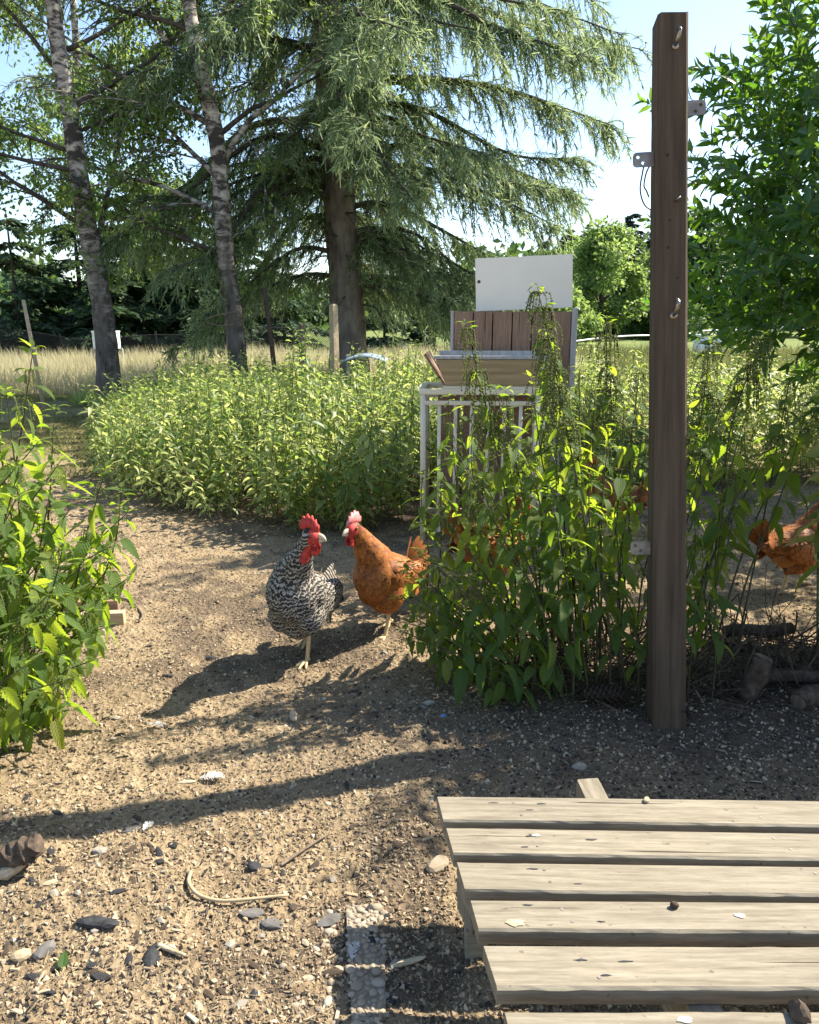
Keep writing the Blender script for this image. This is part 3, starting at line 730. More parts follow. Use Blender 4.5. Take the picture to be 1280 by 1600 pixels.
    PV = np.concatenate(ac.v); bj = np.repeat(rs.normal(0, .16, nfeat), len(FT[0]))
    a = pl.data.attributes.new('bar', 'FLOAT', 'POINT'); a.data.foreach_set('value', (barf(PV) + bj + .42 * np.tile(FT[2][:, 0] ** 2, nfeat) * (1 - np.repeat(neckish, len(FT[0])) * .5)).astype(np.float32))
    # folded flight feathers and tail
    def quill(name, p0, d, up, Lq, wq, rnd):
        V2, Q2, U2 = FT; m = frames(np.array([d]), np.array([up]), np.array([[wq, Lq, Lq * .6]]))
        q = Acc().inst(V2, Q2, m, np.array([p0]), np.array([rnd]), U2); o = q.build(name, fm, root, True)
        vv = np.concatenate(q.v); t = (vv - np.array(p0)) @ norm(np.array(d, float)) / .0125
        a2 = o.data.attributes.new('bar', 'FLOAT', 'POINT'); a2.data.foreach_set('value', t.astype(np.float32)); return o
    for k in range(11):
        sd = -1 if k % 2 else 1; q = k / 10; el = tail_up - .35 + .75 * (1 - q)
        d = (-math.cos(el), sd * (.10 + .28 * q), math.sin(el)); b0 = B(-.135, sd * (.008 + .02 * q), .268 - .02 * q)
        quill('tail_feather', (b0.x, b0.y, b0.z), d, (math.sin(el) * .4, sd, .35), .125 * (1 - .2 * q), .036, rs.random())
    for s in (-1, 1):
        for k in range(7):
            b0 = B(.0 - k * .014, s * (.098 - .002 * k), .245 - k * .006)
            dd = B(-.11, s * .075, .175 + k * .006) - b0
            quill('wing_feather', (b0.x, b0.y + s * .004, b0.z), tuple(dd), (0, s, .25), .115, .034, rs.random())
    # head: face, comb, wattles, beak, eyes, in a frame turned by head_yaw
    HM = Matrix.Translation(H) @ Matrix.Rotation(head_yaw, 4, 'Z') @ Matrix.Scale(1.18, 4)
    def hp(o): o.parent = root; o.matrix_basis = HM @ o.matrix_basis; return o
    fb = bmesh.new(); blob(fb, (.009, 0, -.001), (.0245, .0222, .0225)); blob(fb, (.0, 0, -.02), (.017, .015, .02))
    if kind == 'barred': chain(fb, [((-.002, 0, -.025), (.013,) * 3), ((-.02, .0, -.06), (.013,) * 3)], 4)
    fme = bpy.data.meshes.new('face'); fb.to_mesh(fme); fb.free(); fme.materials.append(MAT['skin_red'])
    for p in fme.polygons: p.use_smooth = True
    hp(link('face', fme))
    out = [(.026, .010), (.027, .022), (.021, .025), (.019, .034), (.013, .031), (.009, .041), (.002, .035), (-.004, .043), (-.010, .034), (-.016, .038), (-.021, .027), (-.027, .026), (-.026, .014), (-.012, .012), (.008, .014)]
    nn = len(out); cv = [(x, y0 * (1 - 0) + .0, z) for x, z in out for y0 in (0,)]
    V2 = np.array([(x, -.0028, z) for x, z in out] + [(x, .0028, z) for x, z in out] + [(0, -.0045, .022), (0, .0045, .022)])
    F2 = [[i, (i + 1) % nn, 2 * nn] for i in range(nn)] + [[nn + (i + 1) % nn, nn + i, 2 * nn + 1] for i in range(nn)]
    Q2 = [[(i + 1) % nn, i, nn + i, nn + (i + 1) % nn] for i in range(nn)]
    hp(Acc().add(V2 * np.array([1.12, 1.35, 1.28]), [np.array(F2), np.array(Q2)]).build('comb', MAT[comb], None, True))
    for s in (-1, 1):
        wb = bmesh.new(); chain(wb, [((.02, s * .007, -.014), (.006, .004, .006)), ((.019, s * .009, -.028), (.011, .0045, .012)), ((.018, s * .009, -.038), (.009, .004, .009))], 3)
        wme = bpy.data.meshes.new('wattle'); wb.to_mesh(wme); wb.free(); wme.materials.append(MAT['skin_red'])
        for p in wme.polygons: p.use_smooth = True
        hp(link('wattle', wme))
        eb = bmesh.new(); blob(eb, (.012, s * .0205, .006), (.0052, .0035, .0052)); eme = bpy.data.meshes.new('eye'); eb.to_mesh(eme); eb.free(); eme.materials.append(MAT['eye'])
        for p in eme.polygons: p.use_smooth = True
        hp(link('eye', eme))
    for nm, pts, rr in (('upper_beak', [(.026, 0, .002), (.04, 0, .001), (.049, 0, -.005), (.051, 0, -.010)], [.0095, .0075, .004, .0008]), ('lower_beak', [(.026, 0, -.007), (.038, 0, -.008), (.045, 0, -.009)], [.0068, .0048, .001])):
        V2, F2 = tube(curve_pts(pts, 8), interp_r(rr, 8), 8); hp(Acc().add(V2 * np.array([1, .8, 1]), F2).build(nm, MAT['beak'], None, True))
    # legs with four toes
    for s in (-1, 1):
        hk, ft = Vector(feet[s][0]), Vector(feet[s][1]); fy = feet[s][2]
        a = Acc(); a.add(*tube(curve_pts([hk + Vector((0, 0, .012)), hk.lerp(ft, .3), hk.lerp(ft, .75), ft + Vector((0, 0, .006))], 10), interp_r([.0095, .0082, .0075, .009], 10), 8))
        for ang, l in ((0, .056), (.5, .047), (-.5, .047), (math.pi, .024)):
            d = Vector((math.cos(fy + ang), math.sin(fy + ang), 0)); p = ft + Vector((0, 0, .004))
            a.add(*tube(curve_pts([p, p + d * l * .35 + Vector((0, 0, .004)), p + d * l * .8 + Vector((0, 0, -.001)), p + d * l + Vector((0, 0, -.005))], 7), interp_r([.0065, .0055, .0045, .0016], 7), 6))
        a.build('leg', MAT['leg_skin'], root, True)
    return root

h1 = on_ground(471, 1030)
hd = Vector((-.26, -.96, 0)).normalized()
# local axes: x forward, y left (the hen's own left)
hen('black and white barred hen with bare red neck and bright red comb', h1, hd, .97,
    {1: ((-.012, .03, .105), (.0, .022, .0), -.15), -1: ((-.075, -.035, .11), (-.105, -.03, .022), .2)}, 'barred',
    head_yaw=math.atan2(-.35, .93) - math.atan2(hd.y, hd.x), head_pos=(.10, .098, .445), tail_up=.1, tilt=.58, nfeat=4400, slim=.86)
h2 = on_ground(600, 992)
hd2 = Vector((-.56, -.83, 0)).normalized()
hen('orange brown hen walking out of the nettles with pink upright comb', h2, hd2, .9,
    {1: ((.012, .04, .095), (.035, .035, .0), 0), -1: ((-.055, -.045, .095), (-.09, -.04, .0), 0)}, 'brown',
    head_yaw=.0, head_pos=(.150, -.012, .425), tail_up=.7, tilt=.4, comb='comb_pink', nfeat=4400, slim=.86)
p3 = at_z(768, 925, 0); p3.z = gz(p3.x, p3.y)
hen('brown hen behind the nettles with its tail raised by the cream crate', p3, (.9, .42), .9,
    {1: ((-.01, .04, .10), (.01, .04, .0), 0), -1: ((-.02, -.04, .10), (-.02, -.04, .0), 0)}, 'brown',
    head_yaw=.2, head_pos=(.14, 0, .37), tail_up=.95, tilt=-.05, nfeat=2500)
p4 = at_z(1238, 917, 0); p4.z = gz(p4.x, p4.y)
hen('reddish brown hen stepping through the gap at the right edge', p4, (.93, .3), .84,
    {1: ((.06, .04, .09), (.10, .04, .0), 0), -1: ((-.075, -.035, .10), (-.095, -.035, .0), 0)}, 'brown',
    head_yaw=.1, head_pos=(.13, 0, .40), tail_up=.8, tilt=.25, nfeat=2500)
p5 = at_z(950, 845, 0); p5.z = gz(p5.x, p5.y)
hen('pale brown hen glimpsed far back between nettle stems left of the post', p5, (-.8, .5), .85,
    {1: ((-.01, .04, .10), (.01, .04, .0), 0), -1: ((-.02, -.04, .10), (-.02, -.04, .0), 0)}, 'brown',
    head_yaw=0, head_pos=(.12, 0, .38), tail_up=.7, tilt=.1, nfeat=1800)

# ------------------------------------------------------------------ feeder of crate, trough, plank box and white board
def build_feeder():
    D = 3.4; yaw = R(-4)
    c = at_d(745, 700, D); base = Vector((c.x, D, 0))
    def loc(e, x, y, z): return (x, y, z)
    # cream crate
    top = at_d(745, 612, D).z; pxm = D * .969 / FPX * 1.0
    depth = lambda z: D * math.cos(PITCH) - (z - CAMH) * math.sin(PITCH)
    def X(px, z): return (px - 640) / FPX * depth(z) - base.x
    cr = empty('slatted_crate', base, yaw, 'cream painted crate with round bars behind the nettles', 'crate')
    x0, x1 = X(655, .6), X(845, .6)
    H_ = at_d(745, 608, D).z; dp = .36
    def bar(name, p, q, r, parent=cr, mat='cream', sides=8): return Acc().add(*tube([p, q], r, sides)).build(name, MAT[mat], parent, True)
    for yy in (0, dp):
        box('rail', ((x0 + x1) / 2, yy, H_ - .012), (x1 - x0, .03, .026), MAT['cream'], cr, bev=.005)
        box('rail', ((x0 + x1) / 2, yy, H_ - .062), (x1 - x0 - .03, .022, .02), MAT['cream'], cr, bev=.004)
        box('rail', ((x0 + x1) / 2, yy, .05), (x1 - x0 - .03, .022, .024), MAT['cream'], cr, bev=.004)
        for k in range(8):
            xb = x0 + .018 + (x1 - x0 - .036) * k / 7
            bar('corner_leg' if k in (0, 7) else 'bar', (xb, yy, H_ - .026 if k in (0, 7) else H_ - .073), (xb, yy, -.03 if k in (0, 7) else .062), .013 if k in (0, 7) else .0085)
    for xx in (x0 + .012, x1 - .012):
        box('side_rail', (xx, dp / 2, H_ - .013), (.024, dp - .034, .022), MAT['cream'], cr, bev=.004)
        for k in range(1, 5): bar('bar', (xx, dp * k / 5, H_ - .026), (xx, dp * k / 5, .02), .0085)
    box('side_panel', (x1 + .012, dp / 2, H_ / 2 - .02), (.012, dp, H_ - .06), MAT['white_board'], cr, bev=.002)
    for k in range(4):
        xb = x0 + .10 + (x1 - x0 - .16) * k / 3.2
        box('inner_slat', (xb + .03, dp * .62, H_ / 2), (.105, .014, H_ - .06), MAT['box_plank'], cr, rot=(0, 0, 0), bev=.002)
    # wooden trough on the crate
    zt0, zt1 = H_ + .004, at_d(745, 552, D).z
    tr = empty('feed_trough', base, yaw, 'shallow slanted wooden trough resting on the cream crate', 'trough')
    tx0, tx1 = X(682, zt1), X(848, zt1)
    zc = (zt0 + zt1) / 2; hh = zt1 - zt0
    def slab(name, pts, th, mat, parent):
        # quad slab with thickness along its normal
        P = [Vector(p) for p in pts]; nrm = (P[1] - P[0]).cross(P[3] - P[0]).normalized() * th
        V = [p for p in P] + [p + nrm for p in P]
        F = np.array([[0, 3, 2, 1], [4, 5, 6, 7], [0, 1, 5, 4], [1, 2, 6, 5], [2, 3, 7, 6], [3, 0, 4, 7]])
        return Acc().add([tuple(v) for v in V], F).build(name, MAT[mat], parent)
    slab('front_board', [(tx0 + .05, .03, zt0 + .005), (tx1 - .03, .03, zt0 + .005), (tx1, -.04, zt1 - .02), (tx0, -.04, zt1 - .02)], .014, 'tray_wood', tr)
    slab('back_board', [(tx1 - .03, .27, zt0 + .005), (tx0 + .05, .27, zt0 + .005), (tx0, .31, zt1), (tx1, .31, zt1)], .014, 'grey_wood', tr)
    slab('end_board', [(tx0 + .048, .27, zt0 + .005), (tx0 + .048, .03, zt0 + .005), (tx0 - .045, -.03, zt1), (tx0 - .045, .30, zt1)], .012, 'box_plank', tr)
    slab('end_board', [(tx1 - .028, .03, zt0 + .005), (tx1 - .028, .27, zt0 + .005), (tx1 + .03, .30, zt1), (tx1 + .03, -.03, zt1)], .012, 'white_board', tr)
    box('floor_board', ((tx0 + tx1) / 2, .15, zt0 + .002), (tx1 - tx0 - .06, .30, .012), MAT['cream'], tr)
    box('rim', ((tx0 + tx1) / 2, -.048, zt1 - .016), (tx1 - tx0 + .02, .018, .014), MAT['grey_wood'], tr)
    # brown plank box standing behind the trough, on legs inside the crate
    bz0, bz1 = at_d(745, 562, D).z - .04, at_d(790, 487, D + .34).z
    pb = empty('plank_box', base + Vector((0, 0, 0)), yaw, 'brown box of upright planks with grey corner post behind the trough', 'box')
    yb = .36; dsc = depth(1.05) and (yb + D) / D
    bx0, bx1 = X(701, 1.0) * 1 + .0, X(882, 1.0)
    bx0 = ((701 - 640) / FPX * (depth(1.0) + yb)) - base.x; bx1 = ((882 - 640) / FPX * (depth(1.0) + yb)) - base.x
    n = 6; pw = (bx1 - bx0) / n
    for k in range(n):
        m = box_mesh(bz1 - bz0 + .08, pw - .006, .018, .0015, MAT['box_plank'], 8, .0006, k)
        o = link('plank', m, pb); o.location = (bx0 + pw * (k + .5), yb, (bz0 + bz1) / 2 - .04); o.rotation_euler = (R(90), R(90), 0)
    box('backing', ((bx0 + bx1) / 2, yb + .018, (bz0 + bz1) / 2 - .04), (bx1 - bx0 - .01, .012, bz1 - bz0 + .07), MAT['char'], pb)
    box('corner_post', (bx1 + .014, yb - .004, (bz0 + bz1) / 2 - .05), (.026, .05, bz1 - bz0 + .13), MAT['grey_wood'], pb)
    box('corner_post', (bx0 - .008, yb + .002, (bz0 + bz1) / 2 - .03), (.014, .03, bz1 - bz0 + .07), MAT['grey_wood'], pb)
    box('lid_frame', ((bx0 + bx1) / 2, yb + .2, bz1 - .004), (bx1 - bx0, .34, .012), MAT['box_plank'], pb)
    for xx in (bx0 + .02, bx1 - .02):
        for yy in (yb + .045, yb + .33): box('leg', (xx, yy, bz1 / 2 - .02), (.03, .03, bz1 - .02), MAT['grey_wood'], pb)
    box('side_board', (bx1 - .0, yb + .19, (bz0 + bz1) / 2), (.014, .27, bz1 - bz0 - .02), MAT['grey_wood'], pb)
    box('side_board', (bx0 + .0, yb + .19, (bz0 + bz1) / 2), (.014, .27, bz1 - bz0 - .02), MAT['box_plank'], pb)
    # white board standing on the box
    wz1 = at_d(808, 403, D + .4).z; yw = .42
    wx0 = ((735 - 640) / FPX * (depth(1.15) + yw)) - base.x; wx1 = ((884 - 640) / FPX * (depth(1.15) + yw)) - base.x
    wb = empty('white_board', base, yaw, 'plain white cupboard door propped upright on the brown plank box', 'board')
    bm = bmesh.new(); hz = wz1 - bz1 - .003; ww = wx1 - wx0
    pts = [(0, 0), (ww, 0), (ww, hz), (0, hz)]; vsv = [bm.verts.new((x, 0, z)) for x, z in pts]
    es = [bm.edges.new((vsv[i], vsv[(i + 1) % 4])) for i in range(4)]
    hv = [bm.verts.new((.016 + .0085 * math.cos(a), 0, hz * .56 + .0085 * math.sin(a))) for a in np.linspace(0, 2 * math.pi, 16, endpoint=False)]
    es += [bm.edges.new((hv[i], hv[(i + 1) % 16])) for i in range(16)]
    bmesh.ops.triangle_fill(bm, edges=es, use_beauty=True)
    for f in [f for f in bm.faces if (f.calc_center_median() - Vector((.016, 0, hz * .56))).length < .008]: bm.faces.remove(f)
    g = bmesh.ops.extrude_face_region(bm, geom=list(bm.faces)); bmesh.ops.translate(bm, vec=(0, .018, 0), verts=[e for e in g['geom'] if isinstance(e, bmesh.types.BMVert)])
    bmesh.ops.recalc_face_normals(bm, faces=bm.faces)
    me = bpy.data.meshes.new('panel'); bm.to_mesh(me); bm.free(); me.materials.append(MAT['white_board'])
    o = link('panel', me, wb); o.location = (wx0, yw, bz1 + .003); o.rotation_euler = (R(-2), R(-2.2), 0)
    hl = Acc().add(*tube([(0, 0, 0), (0, .012, 0)], .0084, 14)).build('hinge_hole', MAT['bark_chip'], wb); hl.location = (wx0 + .016 - .004, yw + .005, bz1 + .003 + hz * .56); hl.rotation_euler = (R(-2), R(-2.2), 0)
build_feeder()

# ------------------------------------------------------------------ nettles
def nettles():
    rs = random.Random(21)
    GL, GR = 'nettles of the sunlit clump at the left edge', 'nettles of the shaded clump around the post'
    left = [(52, 545, 1.95), (10, 610, 1.75), (165, 735, 1.85), (190, 765, 2.0), (120, 780, 1.75), (60, 690, 1.65), (100, 850, 1.6), (25, 780, 1.55),
            (175, 880, 1.85), (140, 955, 1.75), (75, 930, 1.5), (20, 900, 1.45), (-20, 700, 1.7), (40, 1040, 1.42), (110, 1060, 1.5), (85, 640, 1.9), (-30, 580, 1.9), (60, 800, 1.8), (0, 700, 1.95),
            (150, 830, 1.9), (95, 720, 1.8), (45, 980, 1.5), (130, 1010, 1.65), (30, 730, 1.6), (70, 870, 1.7), (160, 930, 1.85), (20, 840, 1.65), (110, 930, 1.6), (-10, 1000, 1.4), (-30, 820, 1.5), (200, 800, 1.95), (180, 850, 1.85), (205, 900, 1.9), (150, 1030, 1.7), (110, 1110, 1.6), (60, 1090, 1.5), (165, 980, 1.8), (135, 880, 1.75), (80, 760, 1.75)]
    for k, (px, py, d) in enumerate(left):
        top = at_d(px, py, d)
        root = Vector((-1.13 + rs.uniform(-.16, .14) + .11 * (px / 200), d + rs.uniform(-.1, .12), 0)); root.z = gz(root.x, root.y)
        lab = 'bright green nettle with sunlit serrated leaves in the clump at the left edge'
        if py > 880: lab = 'low bright nettle at the bottom of the clump at the left edge'
        elif px > 110: lab = 'bright nettle leaning out to the right from the clump at the left edge'
        if k == 0: lab = 'tallest nettle of the left clump, its tip beside the thin fence stick'
        if k == 2: lab = 'nettle leaning right from the left clump in front of the wooden boards'
        hgt = (top - root).length
        nettle_plant(root, top, lab, GL, leaf=rs.uniform(.078, .108), bare=.12, pairs=max(6, int(hgt / .056)), flowers=.35 if k in (0, 2, 3) else .12, rs=rs, bow=rs.uniform(-.1, .25))
    right = [(840, 448, 2.05), (727, 505, 2.1), (850, 515, 2.2), (948, 497, 2.3), (1195, 520, 2.25), (1110, 528, 2.35), (1000, 575, 2.25), (905, 575, 2.15), (775, 610, 2.1), (705, 690, 2.05),
             (655, 870, 2.02), (690, 800, 2.0), (648, 935, 2.0), (715, 890, 1.95), (755, 750, 2.0), (815, 690, 2.05), (880, 640, 2.1), (930, 610, 2.2), (975, 640, 2.15), (1080, 610, 2.25), (1095, 690, 2.1),
             (1140, 600, 2.3), (1165, 650, 2.15), (1235, 590, 2.3), (1255, 660, 2.2), (1150, 740, 2.1), (800, 820, 1.92), (860, 760, 1.95), (920, 740, 2.0), (960, 800, 1.95),
             (720, 960, 1.9), (780, 930, 1.88), (850, 900, 1.88), (905, 860, 1.9), (980, 720, 2.2), (1085, 800, 2.0), (1120, 860, 1.95), (1130, 780, 2.1), (1100, 900, 1.92), (1290, 620, 2.3), (1060, 700, 2.2), (745, 850, 2.1), (690, 940, 2.1), (830, 590, 2.25), (790, 700, 2.2), (1010, 660, 2.3), (1040, 860, 1.84),
             (870, 700, 2.0), (840, 800, 2.0), (900, 680, 2.05), (950, 690, 2.05), (985, 780, 2.0), (930, 830, 1.9), (880, 840, 1.95), (760, 830, 1.95), (730, 780, 2.05), (680, 880, 2.0), (740, 900, 1.9), (820, 900, 1.9), (950, 900, 1.9), (1100, 720, 2.1), (1185, 720, 2.15), (1210, 680, 2.2), (1080, 860, 2.05), (800, 760, 2.0), (990, 860, 2.0), (860, 640, 2.1), (680, 760, 2.15), (1160, 690, 2.2), (640, 905, 2.05), (650, 965, 2.0), (640, 1000, 1.95), (672, 1010, 1.9), (665, 830, 2.1), (700, 1000, 1.88), (632, 880, 2.1)]
    for px, py, d, rx in [(632, 890, 2.08, .2), (622, 935, 2.04, .16), (640, 975, 2.0, .18), (655, 860, 2.12, .22), (628, 985, 1.96, .14), (665, 905, 2.02, .22)]:
        top = at_d(px, py, d); root = Vector((rx + rs.uniform(-.02, .03), d - .02, 0)); root.z = gz(root.x, root.y)
        nettle_plant(root, top, 'small nettle at the left rim of the clump, in front of the brown hen', GR, leaf=rs.uniform(.06, .08), bare=.12, pairs=9, flowers=.1, rs=rs, bow=.1)
    crate = [(700, 620, 2.75), (745, 640, 2.8), (790, 610, 2.7), (830, 640, 2.75), (690, 700, 2.65), (770, 700, 2.65), (850, 600, 2.85), (660, 740, 2.7), (730, 740, 2.6), (815, 720, 2.6)]
    for px, py, d in crate:
        top = at_d(px, py, d); root = Vector((top.x * .9 + .03 + rs.uniform(-.05, .05), d + rs.uniform(-.05, .1), 0)); root.z = gz(root.x, root.y)
        nettle_plant(root, top, 'nettle standing close in front of the cream crate', 'nettles in front of the cream crate', leaf=rs.uniform(.07, .095), bare=.15, pairs=11, flowers=.4, rs=rs)
    for k, (px, py, d) in enumerate(right):
        top = at_d(px, py, d)
        rx = np.interp(px, [640, 760, 900, 1050, 1300], [.30, .38, .52, .70, 1.02]) + rs.uniform(-.06, .06)
        ry = min(2.3, max(1.84, d - .08 + rs.uniform(-.1, .08)))
        root = Vector((rx, ry, 0)); root.z = gz(rx, ry)
        lab = 'dark backlit nettle with bare lower stem in the clump around the post'
        if px > 1068: lab = 'dark nettle with bare lower stem on the right side of the post'
        elif py > 790: lab = 'low dark nettle at the front of the clump left of the post'
        elif px < 780: lab = 'nettle leaning left toward the brown hen from the clump left of the post'
        else: lab = 'tall dark nettle in the thick of the clump left of the post'
        if k == 0: lab = 'tallest nettle, its flowering tip rising in front of the white board'
        elif k == 1: lab = 'nettle with drooping flower clusters in front of the brown plank box'
        elif k == 3: lab = 'slender flowering nettle tip just left of the wooden post'
        elif k == 4: lab = 'nettle tip hung with pale seed clusters against the dark shrub'
        elif (px, py) == (1040, 860): lab = 'low nettle with leaves crossing the foot of the wooden post'
        hgt = (top - root).length; fl = .95 if k in (0, 1, 2, 3, 4, 5) else (.5 if py < 640 else .1)
        bare = (.3 if py < 800 else .2) if px < 1090 else (.36 if px < 1190 else .52)
        nettle_plant(root, top, lab, GR, leaf=rs.uniform(.06, .088) if k not in (0, 1, 3, 4, 5) else .066, bare=bare, pairs=max(6, int(hgt * (1 - bare) / .05)), flowers=fl, rs=rs, bow=rs.uniform(-.05, .3))
nettles()

def dead_stems():
    """bare dry stems at the foot of the right clump"""
    rs = np.random.default_rng(4); a = Acc()
    for _ in range(420):
        x, y = rs.uniform(.3, 1.25), rs.uniform(1.86, 2.3); z = gz(x, y)
        L = rs.uniform(.05, .26); an = rs.uniform(0, 6.28); el = rs.choice([rs.uniform(.0, .3), rs.uniform(.5, 1.4)])
        d = np.array([math.cos(an) * math.cos(el), math.sin(an) * math.cos(el), math.sin(el)]); p = np.array([x, y, z + .004])
        P = [p, p + d * L * .5 + rs.normal(0, .01, 3), p + d * L]; P[1][2] = max(P[1][2], z + .005); P[2][2] = max(P[2][2], gz(P[2][0], P[2][1]) + .004)
        a.add(*tube(curve_pts(P, 5), rs.uniform(.0012, .0034), 4, False), rs.random())
    o = a.build('dry_stems', MAT['bark_chip']); tag(o, 'tangle of dry dead stems at the foot of the shaded nettles', 'dead stems', kind='stuff')
dead_stems()

def simple_leaf():
    V = [(0, 0, 0), (-.2, .3, .05), (0, .35, -.02), (.2, .3, .05), (-.14, .68, .0), (0, .72, -.07), (.14, .68, .0), (0, 1.05, -.2)]
    Q = [(0, 2, 1, 1)]; F3 = np.array([(0, 2, 1), (0, 3, 2), (4, 5, 7), (5, 6, 7)]); F4 = np.array([(1, 2, 5, 4), (2, 3, 6, 5)])
    return np.array(V), [F3, F4]
SL = simple_leaf()
LQ2 = (np.array([(-.4, 0, 0), (.4, 0, 0), (.16, 1.05, -.06), (-.16, 1.05, -.06)]), np.array([[0, 1, 2, 3]]))
def nettle_bed():
    rs = np.random.default_rng(11); a = Acc(); st = Acc(); n = 0; P_, D_, U_, S_, Rn = [], [], [], [], []
    while n < 2300:
        x, y = rs.uniform(-3.1, 6.5), 3.3 + 5.0 * rs.random() ** 1.3
        if n > 1500: x = rs.uniform(-2.8, 1.5)
        if y < bed_front(x) + rs.uniform(-.05, .1) or x < bed_left(y) + rs.uniform(-.1, .15): continue
        if .0 < x < .85 and y < 4.3: continue
        n += 1
        edge = min((y - bed_front(x)) / .5, (x - bed_left(y)) / .6, 1)
        h = (.50 + .12 * max(0, edge)) * (1 + .5 * vnoise(np.array([x]), np.array([y]), 1.3, 7)[0] + .35 * vnoise(np.array([x]), np.array([y]), 3.1, 17)[0]) * (rs.uniform(.7, 1.1) if rs.random() < .9 else rs.uniform(1.1, 1.35)); tone = rs.normal(0, .12); lsz = rs.uniform(.75, 1.15)
        h *= np.interp(x, [-3, -1.5, 0], [.72, .85, 1.0])
        z0 = float(ground_z(x, y)); lean = rs.normal(0, .11, 2); tp = np.array([x + lean[0], y + lean[1], z0 + h]); b0 = np.array([x, y, z0])
        st.add(*tube([b0, (b0 + tp) / 2 + rs.normal(0, .01, 3), tp], [.003, .0025, .0012], 3, False))
        m = int(h / .035); az = rs.uniform(0, 6.28)
        for k in range(m):
            t = .12 + .88 * (k + .5) / m; az += 1.57 + rs.uniform(-.3, .3)
            for s in (0, 3.14):
                an = az + s; dn = rs.uniform(.0, .7) if t < .9 else rs.uniform(-1, 0)
                P_.append(b0 + (tp - b0) * t + np.array([math.cos(an), math.sin(an), 0]) * .012); D_.append((math.cos(an), math.sin(an), -dn)); U_.append((rs.normal(0, .4), rs.normal(0, .4), 1))
                S_.append(np.interp(t, [.1, .4, .8, 1], [.05, .075, .062, .03]) * rs.uniform(.75, 1.2) * lsz); Rn.append(min(.99, max(0, .5 * t + rs.uniform(0, .42) + tone)))
    S_ = np.array(S_); a.inst(SL[0], SL[1], frames(np.array(D_), np.array(U_), S_), np.array(P_), np.array(Rn))
    k = np.nonzero(rs.random(len(S_)) < .35)[0]; Pk = np.array(P_)[k]; fl = Acc(); nk = len(k)     # hanging flower strings
    for _ in range(3): fl.inst(LQ2[0], LQ2[1], frames(rs.normal(0, .35, (nk, 3)) + np.array([0, 0, -1.0]), rs.normal(0, 1, (nk, 3)), np.stack([np.full(nk, .006), rs.uniform(.02, .05, nk), np.full(nk, .03)], 1)), Pk + rs.normal(0, .012, (nk, 3)))
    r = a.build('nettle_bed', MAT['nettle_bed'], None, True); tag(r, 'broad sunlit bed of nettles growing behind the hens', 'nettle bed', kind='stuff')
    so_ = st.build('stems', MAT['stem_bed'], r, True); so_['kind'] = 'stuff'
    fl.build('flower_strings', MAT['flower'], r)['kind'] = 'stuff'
nettle_bed()
def thicket():
    # clump goes on out of view; taller part added as a bush shading it
    rs = np.random.default_rng(19); a, st = Acc(), Acc(); P_, D_, S_ = [], [], []
    for k in range(160):
        if k < 80: x, y, h = rs.uniform(1.22, 1.95), rs.uniform(1.75, 2.15), rs.uniform(.8, 1.3)
        else: x, y, h = rs.uniform(1.45, 2.1), rs.uniform(2.0, 2.4), rs.uniform(1.3, 2.0)
        z0 = gz(x, y); b0 = np.array([x, y, z0]); tp = b0 + np.array([rs.normal(0, .08), rs.normal(.05, .06), h])
        st.add(*tube([b0, (b0 + tp) / 2 + rs.normal(0, .015, 3), tp], [.004, .003, .0015], 4, False)); m = int(h / .05); az = rs.uniform(0, 6.28)
        for j in range(m):
            t = .35 + .65 * (j + .5) / m; az += 1.57 + rs.uniform(-.3, .3)
            for s in (0, 3.14): P_.append(b0 + (tp - b0) * t); D_.append((math.cos(az + s), math.sin(az + s), -rs.uniform(.1, .9))); S_.append(np.interp(t, [.1, .4, .8, 1], [.09, .12, .09, .04]) * rs.uniform(.8, 1.2))
    n = len(P_); a.inst(SL[0], SL[1], frames(np.array(D_), rs.normal(0, .4, (n, 3)) + np.array([0, 0, 1]), np.array(S_)), np.array(P_))
    r = a.build('nettle_shade_thicket', MAT['nettle_bed'], None, True); tag(r, 'dense nettle thicket past the right edge with a taller bush part added for shade', 'nettles', kind='stuff'); st.build('stems', MAT['stem_bed'], r, True)['kind'] = 'stuff'
thicket()

# ------------------------------------------------------------------ trees
LQ = (np.array([(0, 0, 0), (-.36, .5, .06), (0, 1.05, -.06), (.36, .5, .06)]), np.array([[0, 3, 2, 1]]))
BLADE = (np.array([(-.5, 0, 0), (.5, 0, 0), (.35, .6, .02), (-.35, .6, .02), (0, 1.05, -.05)]), [np.array([[0, 1, 2, 3]]), np.array([[3, 2, 4]])])

def grow(P, n_sub, lens, spread, droop, rs, levels, t0=.15):
    """recursive side branches of polyline P -> list of (points, level)"""
    out = []
    if levels == 0: return out
    m = len(P)
    for _ in range(n_sub):
        t = rs.uniform(t0, 1); f = t * (m - 1); i = min(int(f), m - 2); p = P[i] + (P[i + 1] - P[i]) * (f - i); tg = norm(P[i + 1] - P[i])
        d = norm(tg + rs.normal(0, spread, 3)); L = lens * rs.uniform(.6, 1.2) * (1.1 - .5 * t)
        pts = [p]; 
        for k in range(5):
            d = norm(d + rs.normal(0, .15, 3) + np.array([0, 0, -droop])); pts.append(pts[-1] + d * L / 5)
        Q = np.array(pts); out.append((Q, levels)); out += grow(Q, max(2, int(n_sub * .8)), lens * .55, spread, droop * 1.6, rs, levels - 1)
    return out

